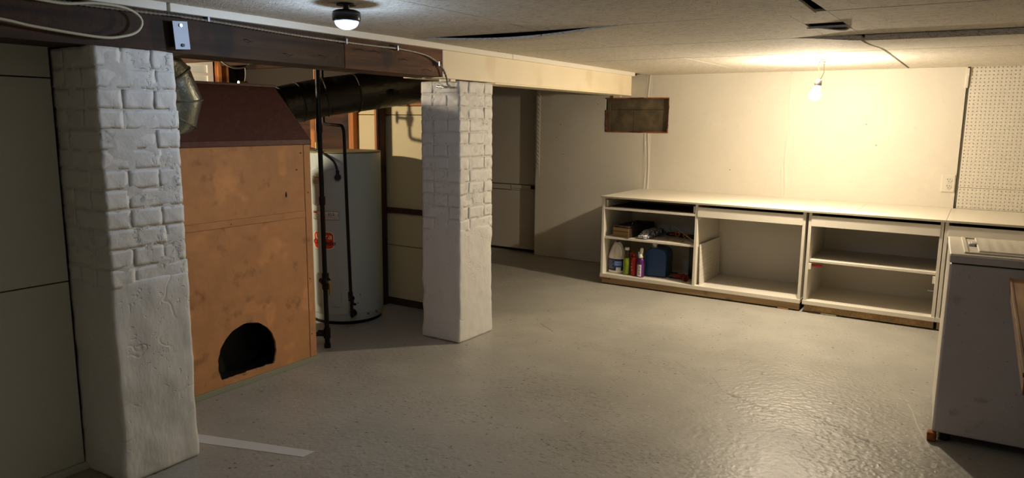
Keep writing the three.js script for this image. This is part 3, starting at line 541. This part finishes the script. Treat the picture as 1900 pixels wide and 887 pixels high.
{
  const o = thing('pendant_bulb', 'bare glowing bulb hanging on two wires from the ceiling over the worktop', 'lamp', BULB.pos);
  bulbLamp(o, 0, 0, BULB, [0, 0, -.2], 14);
  mesh('wire', tube([[.018, .115, 0], [.02, .15, .0], [.012, .2, 0], [.01, .245, 0]], .0035, 20, 6), M.cableWhite, o);
  mesh('wire', tube([[.03, .112, 0], [.045, .145, .0], [.055, .18, 0], [.052, .215, 0], [.05, .245, 0]], .004, 20, 6), M.rail, o);
  mesh('ceiling_plate', join(bx(-.06, .1, .255, .264, -.03, .03, .002), rod([.05, .235, 0], [.05, .257, 0], .012), rod([.01, .238, 0], [.01, .257, 0], .01)), M.trim, o);
}
{
  const o = thing('puck_light', 'black battery light with a glowing cool white dome on the ceiling', 'lamp', [PUCK.pos[0], 2.222, PUCK.pos[2]]);
  mesh('mount', join(rod([0, -.008, 0], [0, 0, 0], .045, 24), rod([0, -.03, 0], [0, -.005, 0], .014, 14)), M.black, o);
  mesh('housing', lathe([[0, -.03], [.05, -.03], [.062, -.036], [.065, -.045], [.065, -.072], [.06, -.08], [0, -.08]], 40), std({ color: 0x14161c, roughness: .25 }), o);
  const prof = []; for (let i = 0; i <= 10; i++) { const a = i / 10 * Math.PI / 2; prof.push([.054 * Math.cos(a), -.08 - .036 * Math.sin(a)]); }
  const d = mesh('dome', lathe(prof, 40), std({ color: 0xffffff, emissive: new THREE.Color(...PUCK.color), emissiveIntensity: 5, roughness: .3 }), o); d.castShadow = false;
  const l = new THREE.PointLight(new THREE.Color(...PUCK.color), PUCK.power, 0, 2); l.name = 'lamp_light'; l.castShadow = true; l.shadow.radius = 1.5; l.position.set(0, -.095, 0); o.add(l);
}
{
  const o = thing('furnace_room_bulb', 'bare bulb hung from the joists behind the boarded wall', 'lamp', BACKLAMP.pos);
  bulbLamp(o, 0, 0, BACKLAMP, [0, 0, 0], 14);
  mesh('cord', rod([0, .11, 0], [0, .44, 0], .006, 8), M.black, o);
}
// ---------------------------------------------------------------- recessed panel in the back wall
{
  const o = thing('recessed_panel', 'dull brown panel with rough wooden edges set into the back wall', 'wall panel', [-3.41, 1.58, -7.93]);
  const x0 = -.388, x1 = .388, h = .39;
  mesh('upper_sheet', bx(x0 + .05, x1, .26, h, -.03, -.02, .002), M.ventBoard, o);
  mesh('lower_sheet', bx(x0 + .05, -.06, 0, .257, -.03, -.02, .002), M.ventBoard, o);
  mesh('lower_sheet', bx(-.055, x1, 0, .257, -.03, -.02, .002), M.ventBoard, o);
  mesh('side_strip', bx(x0, x0 + .046, 0, h, -.03, -.012, .002), M.ventBoard, o);
  mesh('backing', bx(x0, x1, 0, h, -.05, -.035), M.black, o);
  const e = (w, hh, x, y, k) => mesh('rough_edge', lump(w, hh, .03, w > .1 ? 40 : 2, hh > .1 ? 24 : 2, 2, .004, 34, k, .003).translate(x, y, .022), M.rawEdge, o);
  e(.78, .014, 0, h - .003, 3); e(.78, .016, 0, .004, 9); e(.016, .25, x0 + .005, .13, 15); e(.013, .39, x1 - .004, h / 2, 21);
  mesh('hook_bracket', lump(.1, .03, .03, 8, 3, 3, .005, 30, 7, .005).translate(-.24, h + .018, .045), M.trim, o);
}
// ---------------------------------------------------------------- pegboards
function pegGeo(nx, ny, pitch, t, r) {
  const pos = [], K = 8; const sq = (k) => { const a = (k + .5) / K * Math.PI * 2 - Math.PI / 8, c = Math.cos(a), s = Math.sin(a), m = Math.max(Math.abs(c), Math.abs(s)); return [c / m * pitch / 2, s / m * pitch / 2]; };
  const ci = (k) => { const a = (k + .5) / K * Math.PI * 2 - Math.PI / 8; return [Math.cos(a) * r, Math.sin(a) * r]; };
  const ring = (cx, cy) => { for (let k = 0; k < K; k++) { const A = sq(k), B = sq(k + 1), C = ci(k + 1), D = ci(k); const q = (p, z) => [cx + p[0], cy + p[1], z];
    pos.push(...q(D, t), ...q(A, t), ...q(B, t), ...q(D, t), ...q(B, t), ...q(C, t), ...q(A, 0), ...q(D, 0), ...q(B, 0), ...q(B, 0), ...q(D, 0), ...q(C, 0), ...q(D, 0), ...q(D, t), ...q(C, t), ...q(D, 0), ...q(C, t), ...q(C, 0)); } };
  for (let j = 0; j < ny; j++) for (let i = 0; i < nx; i++) ring((i + .5) * pitch, (j + .5) * pitch);
  const g = new THREE.BufferGeometry(); g.setAttribute('position', new THREE.Float32BufferAttribute(pos, 3)); g.computeVertexNormals(); uvm(g);
  const W = nx * pitch, H = ny * pitch, rim = join(bx(0, W, -.0004, 0, 0, t), bx(0, W, H, H + .0004, 0, t), bx(-.0004, 0, 0, H, 0, t), bx(W, W + .0004, 0, H, 0, t));
  return mergeGeometries([uvm(g), rim]);
}
{
  const p = .0322, o = thing('pegboard', 'cream painted pegboard sheet on the back wall above the worktop, right of the outlet', 'pegboard', [-.182, .937, -7.918]);
  mesh('lower_sheet', pegGeo(40, 6, p, .007, .0046), M.white, o);
  const u = mesh('upper_sheet', pegGeo(40, 34, p, .007, .0046), M.white, o); u.position.y = 6 * p + .004;
  for (const x of [.002, .6, 1.3]) mesh('batten', bx(x, x + .03, 0, 1.28, -.026, -.001), M.wood, o);
}
{
  const o = thing('wall_outlet', 'painted-over wall socket low on the back wall beside the pegboard', 'socket', [-.265, 1.166, -7.9]);
  mesh('cover_plate', bx(-.055, .055, -.082, .082, 0, .014, .012), M.wall, o);
  for (const y of [.03, -.03]) { const f = mesh('receptacle', rod([.004, y, .01], [.004, y, .019], .024, 24), M.wall, o); mesh('slot', join(bx(-.009, -.005, y + .002, y + .013, .018, .0198), bx(.011, .015, y + .002, y + .013, .018, .0198), rod([.003, y - .012, .018], [.003, y - .012, .0198], .004, 8)), M.black, f); }
  mesh('shadow_gap_rim', bx(-.06, .06, -.09, .088, 0, .003, .001), M.wall, o);  // thin step shaped to stand for the shadow gap round the plate
}
{
  const o = thing('wall_bracket', 'small painted metal bracket high on the wall edge by the pegboard', 'bracket', [-.205, 2.06, -7.9]);
  mesh('plate', lump(.03, .13, .012, 3, 8, 2, .002, 30, 2, .004).translate(0, .04, .008), M.trim, o); mesh('tongue', bx(-.012, .016, .08, .15, .008, .02, .003), M.trim, o);
}
// ---------------------------------------------------------------- base cabinets and worktop
const ZF = -6.88, ZK = -7.6, TH = .026, YB = .086, YT = .915;
function cabinet(label, x0, x1, dividers, spec) {
  const o = thing('base_cabinet', label, 'cabinet', [(x0 + x1) / 2, 0, (ZF + ZK) / 2], 0, 'white base cabinets along the back wall');
  const X = (x) => x - (x0 + x1) / 2, Z = (z) => z - (ZF + ZK) / 2;
  const B = (n, a, b, y0, y1, z0, z1, m = M.laminate, r = .002) => mesh(n, bx(X(a), X(b), y0, y1, Z(z0), Z(z1), r), m, o);
  B('side_panel', x0, x0 + TH, .075, YT, ZK, ZF); B('side_panel', x1 - TH, x1, .075, YT, ZK, ZF);
  for (const d of dividers) B('divider', d - TH / 2, d + TH / 2, YB + .027, YT, ZK, ZF);
  B('bottom', x0 - .004, x1 + .002, .075, .112, ZK, ZF + .006);
  B('back_panel', x0, x1, .075, YT, ZK - .012, ZK);
  B('plinth', x0 + .012, x1 - .004, .012, .073, ZF - .04, ZF - .012, spec.plinth || M.plinth, .003);
  B('plinth', x0 + .012, x1 - .004, .0, .073, ZK + .02, ZK + .045, M.plinth, .003);
  const edges = [x0 + TH, ...dividers.flatMap((d) => [d - TH / 2, d + TH / 2]), x1 - TH];
  spec.bays.forEach((bay, i) => {
    const a = edges[i * 2], b = edges[i * 2 + 1];
    if (bay.shelf) B('shelf', a + .002, b - .002, bay.shelf - .022, bay.shelf, ZK + (bay.shelfBack || 0), ZF - .015);
    if (bay.drawer) { const d = B('drawer_front', a - .002, b + .004, .795, .89, ZF - .015, ZF + .006); mesh('drawer_box', join(bx(X(a) + .004, X(b) - .004, .8, .912, Z(ZK + .1), Z(ZK + .11)), bx(X(a) + .02, X(b) - .02, .8, .812, Z(ZK + .1), Z(ZF - .016)), bx(X(a) + .02, X(a) + .032, .8, .87, Z(ZK + .1), Z(ZF - .016)), bx(X(b) - .032, X(b) - .02, .8, .87, Z(ZK + .1), Z(ZF - .016))), M.darkWood, o); }  // box coloured dark so the gap over the drawer front reads as shade
    if (bay.open) {
      B('rail', a, b, .797, .82, ZF - .09, ZF - .002);
      B('drawer_support', a, b, .797, .812, ZK, ZF - .1, M.darkWood);
      for (const [s, q] of [[a + .01, a + .03], [b - .028, b - .01]]) { mesh('drawer_slide', join(bx(X(s), X(s) + .004, .83, .888, Z(ZK + .2), Z(ZF - .03)), bx(X(s), X(q), .83, .835, Z(ZK + .2), Z(ZF - .03)), bx(X(s), X(q), .883, .888, Z(ZK + .2), Z(ZF - .03))), M.trim, o); B('slide_end', s, q, .826, .892, ZF - .03, ZF - .025, M.trim, .001); }
    }
  });
  return { o, X, Z, B };
}
{
  const c = cabinet('widest open white base cabinet, holding the bottles in its left bay', -3.314, -1.297, [-2.302], { bays: [{ shelf: .51, open: true }, { drawer: true }] });
  c.B('chipped_corner', -3.32, -3.2, .055, .076, ZF - .03, ZF + .004, M.rawEdge, .003);
  c.B('hinge_plate', -2.288, -2.27, .765, .79, ZF - .09, ZF - .03, M.trim);
}
{
  const c = cabinet('open white base cabinet with one shelf and a red clip, left of the freezer', -1.272, -.226, [], { bays: [{ shelf: .49, drawer: true }], plinth: M.chip });
  c.B('hinge', -1.247, -1.225, .4, .455, ZF - .05, ZF - .005, M.trim); c.B('red_clip', -1.225, -1.14, .425, .448, ZF - .06, ZF - .03, std({ color: 0xb02018, roughness: .5 }), .006);
  c.B('hinge', -.27, -.245, .395, .455, ZF - .05, ZF - .005, M.trim); c.B('hinge_arm', -.3, -.248, .325, .332, ZF - .04, ZF - .03, M.steel, .001);
}
cabinet('white base cabinet mostly hidden behind the freezer', -.219, 1.2, [.5], { bays: [{ drawer: true, shelf: .49 }, { drawer: true, shelf: .49 }] });
{
  const o = thing('worktop', 'long cream worktop running along the back wall over the cabinets', 'worktop', [-1.05, .915, -7.38]);
  const sec = (x0, x1, dy) => { mesh('worktop_section', bx(x0 + 1.05, x1 + 1.05, .001 + dy, .021 + dy, -.518, .52, .003), M.laminate, o); mesh('edge_band', bx(x0 + 1.05, x1 + 1.05, .002 + dy, .019 + dy, .519, .524, .001), M.edge, o); };
  sec(-3.325, -1.29, 0); sec(-1.288, -.92, .0005); sec(-.918, -.215, 0); sec(-.213, 1.2, .0005);
}
{
  for (const [x, w, l, m] of [[-1.44, .1, 'small wood shim under the right end of the widest cabinet', M.wood], [-1.17, .12, 'dark wood shim under the left end of the cabinet with the red clip', M.darkWood], [-1.05, .14, 'grey flat shim under the cabinet with the red clip', M.rail]])
    tag(mesh('shim', bx(x - w / 2, x + w / 2, 0, .011, ZF - .05, ZF + .0, .002), m), l, 'shim', 'shims under the cabinets');
}
{ // loose pegboard offcut leaning in the cabinet
  const o = thing('pegboard_offcut', 'loose white pegboard sheet leaning on the divider inside the widest cabinet', 'pegboard', [-2.258, .1135, -6.93], Math.PI / 2);
  const m = mesh('sheet', pegGeo(19, 12, .0335, .006, .0055), M.white, o); m.rotation.x = -.035; m.position.z = .0;
}
// ---------------------------------------------------------------- things in the left bay, bottom
const YS = .113;
{
  const o = thing('bleach_jug', 'white plastic jug with a dark blue label, leftmost on the cabinet floor', 'jug', [-3.185, YS, -7.02], .1);
  const white = std({ color: 0xe3ded2, roughness: .4 });
  const body = lathe([[0, 0], [.08, 0], [.092, .008], [.095, .03], [.095, .165], [.09, .19], [.08, .225], [.064, .27], [.046, .305], [.034, .322], [.02, .33], [0, .332]], 40); body.scale(1, 1, .72); mesh('body', body, white, o);
  mesh('handle', tube([[.0, .31, .028], [.03, .295, .04], [.052, .26, .048], [.062, .215, .052], [.045, .18, .058]], .012, 30, 10), white, o);
  mesh('handle', tube([[.0, .31, .028], [-.02, .29, .046], [-.026, .25, .058], [-.02, .205, .065], [.0, .182, .066]], .008, 30, 10), white, o);
  mesh('cap', lathe([[0, .338], [.016, .338], [.018, .336], [.018, .326], [0, .326]], 24), std({ color: 0x1c2748, roughness: .4 }), o);
  const lab = canvasTex(512, 256, (c, w, h) => { c.fillStyle = '#15204a'; c.fillRect(0, 0, w, h); c.fillStyle = '#3f62a8'; c.fillRect(250, 40, 190, 120); c.fillStyle = '#d8dcea'; seed = 3; for (let j = 0; j < 9; j++) for (let x = 30; x < 230; x += rr(16, 34)) c.fillRect(x, 30 + j * 22, rr(6, 24), 5); c.fillStyle = '#b9cbea'; for (let j = 0; j < 3; j++) c.fillRect(270, 60 + j * 30, 150, 10); c.fillStyle = '#fff'; c.fillRect(300, 185, 110, 66); c.fillStyle = '#222'; for (let x = 306; x < 404; x += rr(4, 9)) c.fillRect(x, 190, rr(1, 4), 50); });
  const lg = new THREE.CylinderGeometry(.0962, .0962, .125, 40, 1, true, -1.35, 2.5); lg.scale(1, 1, .722); lg.translate(0, .092, 0); mesh('label', lg, std({ map: lab, roughness: .5 }), o);
}
{
  const o = thing('green_bottle', 'clear bottle with green liquid and white cap, second from the left', 'bottle', [-3.055, YS, -6.975]);
  mesh('liquid', lathe([[0, .003], [.036, .003], [.039, .02], [.036, .06], [.033, .065], [.038, .08], [.038, .175], [0, .176]], 28), std({ color: 0x8fae26, roughness: .3 }), o);
  mesh('bottle', lathe([[0, 0], [.038, 0], [.042, .01], [.042, .05], [.036, .064], [.041, .08], [.041, .19], [.034, .215], [.026, .235], [.018, .25], [.017, .262]], 28), phys({ color: 0xe8e2c8, roughness: .08, transmission: 1, thickness: 0 }), o);
  mesh('cap', lathe([[0, .288], [.022, .288], [.024, .284], [.024, .262], [0, .262]], 24), std({ color: 0xeeeae0, roughness: .4 }), o);
}
{
  const o = thing('red_spray_bottle', 'slim red spray bottle between the green and purple bottles', 'spray bottle', [-2.975, YS, -6.975]);
  const red = std({ color: 0xa81d1c, roughness: .35 });
  const lab = canvasTex(256, 256, (c, w, h) => { c.fillStyle = '#a81d1c'; c.fillRect(0, 0, w, h); c.fillStyle = '#f0ddcf'; c.save(); c.translate(120, 128); c.rotate(-Math.PI / 2); c.font = 'bold 58px sans-serif'; c.restore(); c.fillRect(60, 120, 60, 8); c.fillRect(60, 100, 8, 50); c.fillRect(80, 60, 40, 10); c.fillRect(70, 170, 60, 6); c.fillRect(90, 186, 30, 6); });
  mesh('body', lathe([[0, 0], [.03, 0], [.033, .006], [.033, .175], [.028, .19], [.014, .198], [.012, .205]], 28), red, o);
  mesh('label', new THREE.CylinderGeometry(.0336, .0336, .15, 28, 1, true, -1.2, 2.4).translate(0, .09, 0), std({ map: lab, roughness: .4 }), o);
  mesh('trigger', join(lathe([[0, .235], [.013, .235], [.016, .228], [.016, .2], [0, .2]], 16), bx(-.045, .012, .222, .24, -.01, .01, .004), bx(-.04, -.026, .195, .225, -.006, .006, .003)), red, o);
}
{
  const o = thing('purple_bottle', 'purple bottle with a white trigger head and striped label', 'spray bottle', [-2.885, YS, -6.94]);
  const pur = std({ color: 0x5a1f6a, roughness: .35 }), w = std({ color: 0xe6e0d2, roughness: .4 });
  const b = lathe([[0, 0], [.034, 0], [.038, .006], [.038, .14], [.03, .15], [.034, .165], [.032, .185], [.022, .192], [.02, .2]], 28); b.scale(1, 1, .8); mesh('body', b, pur, o);
  const lab = canvasTex(256, 256, (c, W, H) => { c.fillStyle = '#5a2270'; c.fillRect(0, 0, W, H); c.fillStyle = '#e8e2da'; c.fillRect(70, 6, 110, 244); c.fillStyle = '#c9b6cc'; c.fillRect(20, 0, 24, 256); c.fillStyle = '#4a3a50'; seed = 8; for (let j = 0; j < 10; j++) c.fillRect(92 + rr(0, 8), 20 + j * 22, rr(30, 62), rr(6, 15)); });
  const lg = new THREE.CylinderGeometry(.0386, .0386, .13, 28, 1, true, -1.3, 2.6); lg.scale(1, 1, .81); lg.translate(0, .072, 0); mesh('label', lg, std({ map: lab, roughness: .4 }), o);
  mesh('trigger_head', join(lathe([[0, .2], [.022, .2], [.024, .21], [.018, .24], [0, .245]], 18), lump(.034, .08, .03, 4, 8, 4, .001, 20, 4, .013).rotateZ(-.08).translate(.005, .265, 0), bx(-.03, -.018, .215, .262, -.006, .006, .003)), w, o);
}
{
  const o = thing('blue_jug', 'big dark blue jug with a white spout cap, largest on the cabinet floor', 'jug', [-2.77, YS, -7.155], .1);
  const blue = std({ color: 0x143a6e, roughness: .35 });
  const s = new THREE.Shape(); s.moveTo(-.085, .0); s.lineTo(.085, 0); s.quadraticCurveTo(.1, 0, .1, .015); s.lineTo(.1, .21); s.quadraticCurveTo(.098, .255, .06, .268); s.quadraticCurveTo(.03, .275, .0, .278); s.lineTo(-.04, .278); s.quadraticCurveTo(-.098, .265, -.1, .22); s.lineTo(-.1, .015); s.quadraticCurveTo(-.1, 0, -.085, 0);
  const g = new THREE.ExtrudeGeometry(s, { depth: .22, bevelEnabled: true, bevelSize: .012, bevelThickness: .02, bevelSegments: 4, curveSegments: 10 }); g.translate(0, .012, -.11); bend(g, (q) => { const k = 1 + .006 * Math.sin(q.y * 160) * smooth(.21, .18, q.y); q.x *= k; }); mesh('body', g, blue, o);
  mesh('spout', join(rod([-.03, .275, .06], [-.03, .305, .07], .024, 18), rod([-.03, .3, .07], [-.03, .322, .072], .017, 18), bx(-.053, -.007, .318, .342, .05, .095, .008)), std({ color: 0xe6e2d8, roughness: .4 }), o);
  const lab = canvasTex(256, 256, (c, w, h) => { c.fillStyle = '#2a2f30'; c.fillRect(0, 0, w, h); seed = 12; for (let i = 0; i < 60; i++) { c.strokeStyle = rnd() < .5 ? '#8f958c' : '#565c5a'; c.lineWidth = rr(3, 9); c.beginPath(); const x = rnd() * w, y = rnd() * h; c.moveTo(x, y); c.lineTo(x + rr(-40, 40), y + rr(-40, 40)); c.stroke(); } });
  const lg = new THREE.PlaneGeometry(.19, .19); lg.rotateY(Math.PI / 2); lg.translate(.1148, .125, -.01); mesh('label', lg, std({ map: lab, roughness: .5 }), o);
}
{
  const o = thing('red_clamp', 'red and black hand tool lying right of the blue jug', 'tool', [-2.505, YS, -7.07], .3);
  const red = std({ color: 0x6e1218, roughness: .45 });
  mesh('head', join(rod([-.06, .03, -.02], [.05, .032, .03], .026, 16), rod([.03, .034, .02], [.06, .03, .09], .03, 16, .024)), red, o);
  mesh('ring', new THREE.TorusGeometry(.028, .007, 8, 20).rotateY(.6).translate(.063, .037, .098), red, o);
  mesh('grip', lump(.09, .05, .1, 4, 3, 4, .004, 20, 3, .015).translate(-.07, .028, -.06), M.black, o); mesh('jaw', rod([.06, .03, .0], [.12, .028, -.03], .02, 12), M.black, o);
}
{
  const o = thing('upright_tool', 'black upright tool standing against the divider behind the red tool', 'tool', [-2.45, YS, -7.25]);
  mesh('shaft', bx(-.025, .025, 0, .34, -.03, .03, .006), M.black, o); mesh('end_cap', bx(-.027, .027, .335, .36, -.032, .032, .005), std({ color: 0x8a1a16, roughness: .5 }), o);
}
// shelf
const YH = .511;
{
  const o = thing('wooden_box', 'long wooden box with a metal clasp at the left end of the shelf', 'box', [-3.075, YH, -7.18], -.1);
  const side = std({ map: woodTex([150, 120, 78], [112, 86, 52], 900), roughness: .7 }), top = std({ color: 0x2e2620, roughness: .7 });
  mesh('base', bx(-.093, .093, 0, .062, -.28, .275, .004, 'z'), top, o); mesh('lid', bx(-.094, .094, .066, .1, -.282, .275, .004, 'z'), top, o); mesh('front_panel', bx(-.093, .093, .001, .062, .275, .283, .002), side, o); mesh('lid_front', bx(-.094, .094, .067, .1, .275, .284, .002), side, o); mesh('lid_seam', bx(-.091, .091, .061, .067, -.278, .278), std({ color: 0x5a2018, roughness: .8 }), o);
  mesh('top_cover', lump(.186, .02, .55, 6, 2, 18, .006, 14, 4, .006).translate(0, .112, 0), top, o);
  mesh('handle', tube([[.04, .12, .12], [.04, .15, .1], [.04, .15, .05], [.04, .12, .03]], .004, 16, 6), M.steel, o);
}
{
  const o = thing('patterned_bag', 'black and white patterned packet lying beside the wooden box', 'packet', [-2.87, YH, -7.18], .0);
  const lab = canvasTex(256, 256, (c, w, h) => { c.fillStyle = '#15161c'; c.fillRect(0, 0, w, h); seed = 21; for (let i = 0; i < 330; i++) { c.strokeStyle = '#e4e6ea'; c.lineWidth = rr(4, 9); c.beginPath(); c.arc(rnd() * w, rnd() * h, rr(4, 12), rnd() * 6, rnd() * 6 + 3); c.stroke(); } c.fillStyle = '#1c2c56'; c.fillRect(60, 0, 40, 256); }, true, 5);
  const g = lump(.13, .07, .52, 8, 5, 28, .009, 11, 9, .03); bend(g, (q) => { const f = smooth(.27, .1, Math.abs(q.z)); q.y = (q.y + .035) * (.45 + .55 * f) - .035; }); g.translate(0, .042, 0); mesh('bag', uvm(g), std({ map: lab, roughness: .4 }), o);
}
{
  const o = thing('tool_packet', 'red and black blister pack with orange rings at the back of the shelf', 'packet', [-2.6, YH, -7.33], -.3);
  mesh('tray', bx(-.17, .17, 0, .03, -.045, .045, .006), std({ color: 0x5c1712, roughness: .5 }), o); mesh('edge', bx(-.168, .168, .0, .02, .044, .05, .003), std({ color: 0x1b2436, roughness: .5 }), o);
  for (const x of [-.02, .08]) mesh('ring', new THREE.TorusGeometry(.024, .007, 8, 20).translate(x, .03, .045), std({ color: 0xd98a28, roughness: .5 }), o);
  mesh('band', bx(-.12, -.06, .015, .03, .044, .052, .003), std({ color: 0xc23a2c, roughness: .5 }), o);
}
{
  const o = thing('bent_wire', 'stiff pale wire arching over the red packet on the shelf', 'wire', [-2.6, YH, -7.2]);
  mesh('wire', tube([[-.15, .012, -.27], [-.17, .07, -.22], [-.1, .11, -.14], [-.02, .09, -.06], [.06, .06, 0], [.16, .03, .09], [.25, .008, .17]], .006, 50, 7), M.cableWhite, o);
  mesh('wire_end', rod([.25, .008, .17], [.28, .008, .19], .008, 8), M.black, o);
}
{
  const o = thing('pencil', 'thin yellow pencil lying at the front of the shelf', 'pencil', [-2.56, YH, -7.03], -.18);
  mesh('shaft', rod([-.1, .006, 0], [.09, .006, 0], .006, 6), std({ color: 0xa88a50, roughness: .5 }), o); mesh('tip', rod([.09, .006, 0], [.11, .006, 0], .006, 6, .001), M.wood, o);
}
// ---------------------------------------------------------------- freezer
{
  const o = thing('chest_freezer', 'grey chest freezer with a white lid standing in front of the cabinets', 'freezer', [-.1, 0, -4.4], .05);
  const w = .95, d = .71;
  mesh('body', bx(0, w, .05, .985, -d, 0, .012), M.freezer, o);
  mesh('side_skin', bx(-.0015, .002, .055, .98, -d + .012, -.012, .0), M.white, o);
  const lid = new THREE.Group(); lid.name = 'lid'; o.add(lid);
  mesh('lid_front', bx(-.004, w, .99, 1.03, -.012, .008, .006), M.freezer, lid);
  mesh('lid_slab', bx(-.006, w, .99, 1.036, -d, -.005, .008), M.white, lid);
  // raised rim around the inner panel (built lying down)
  mesh('rim', join(bx(.07, w, 1.035, 1.044, -.665, -.645, .003), bx(.07, w, 1.035, 1.044, -.075, -.055, .003), bx(.06, .08, 1.035, 1.044, -.665, -.055, .003)), M.white, lid);
  const ribs = dataTex(256, 16, (u) => .5 + .5 * Math.sin(u * Math.PI * 2 * 8), false, 2.4);
  mesh('inner_panel', bx(.125, w, 1.035, 1.05, -.62, -.095, .006), std({ map: dirtyWhite, bumpMap: ribs, bumpScale: .0012, roughness: .5 }), lid);
  mesh('finger_pull', join(bx(.088, .118, 1.035, 1.05, -.44, -.34, .006), bx(.1, .13, 1.04, 1.052, -.43, -.35, .004)), M.panelDark, lid);
  mesh('gasket', bx(.006, w - .006, .982, .993, -d + .01, -.004), M.black, o);
  for (const [x, z] of [[.06, -.06], [w - .06, -.06], [.06, -d + .06], [w - .06, -d + .06]]) mesh('foot', rod([x, 0, z], [x, .052, z], .03, 14), M.black, o);
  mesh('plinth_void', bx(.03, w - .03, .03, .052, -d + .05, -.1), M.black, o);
}
tag(mesh('rusty_block', lump(.045, .048, .06, 4, 4, 4, .002, 40, 6, .006).translate(-.1, .025, -4.41), M.rust), 'rust brown lump under the front left corner of the freezer', 'block');
// ---------------------------------------------------------------- workbench at the right edge
{
  const o = thing('workbench', 'wooden bench top with a raised rim at the right edge, before the freezer', 'workbench', [.165, 0, -3.4]);
  const Y = .95, w = 1.0, z0 = -.93, z1 = .75;
  mesh('rim_board', bx(0, .055, Y - .07, Y, z0, z1, .005, 'z'), M.wood, o); mesh('rim_board', bx(.055, w, Y - .07, Y, z0, z0 + .02, .004), M.wood, o); mesh('rim_board', bx(.055, w, Y - .07, Y, z1 - .05, z1, .004), M.wood, o); mesh('rim_board', bx(w - .05, w, Y - .07, Y, z0, z1, .004, 'z'), M.wood, o);
  mesh('edge_strip', bx(-.004, .006, Y - .012, Y + .003, z0, z1, .002, 'z'), M.wood, o);
  mesh('tray_floor', bx(.05, w - .02, Y - .068, Y - .05, z0 + .02, z1 - .02), M.darkWood, o);
  for (const [x, z] of [[.45, z0 + .25], [w - .08, z0 + .25], [.45, z1 - .1], [w - .08, z1 - .1]]) mesh('leg', bx(x, x + .07, 0, Y - .068, z - .035, z + .035, .004, 'y'), M.wood, o);
}
// ---------------------------------------------------------------- floor odds and ends
{
  const s = new THREE.Shape([[-3.48, -2.21], [-2.762, -2.43], [-2.764, -2.352], [-3.4, -2.14]].map(([x, z]) => new THREE.Vector2(x, -z)));
  const g = new THREE.ExtrudeGeometry(s, { depth: .0015, bevelEnabled: false }); g.rotateX(-Math.PI / 2); g.translate(0, .0004, 0);
  tag(mesh('floor_tape', g, std({ color: 0xc9cac6, roughness: .6 })), 'white strip of tape on the grey floor beside the near column', 'tape');
}
tag(mesh('wood_offcut', lump(.1, .07, .1, 4, 3, 4, .004, 20, 2, .006).translate(-3.78, .036, -4.66), M.wood), 'small wood block on the floor left of the far column', 'block');

// ---------------------------------------------------------------- survey units to metres
for (const o of scene.children) { o.position.multiplyScalar(METRES); o.scale.multiplyScalar(METRES); o.traverse((k) => { if (k.isLight) k.intensity *= METRES * METRES; }); }
scene.updateMatrixWorld(true);
renderer.render(scene, camera);
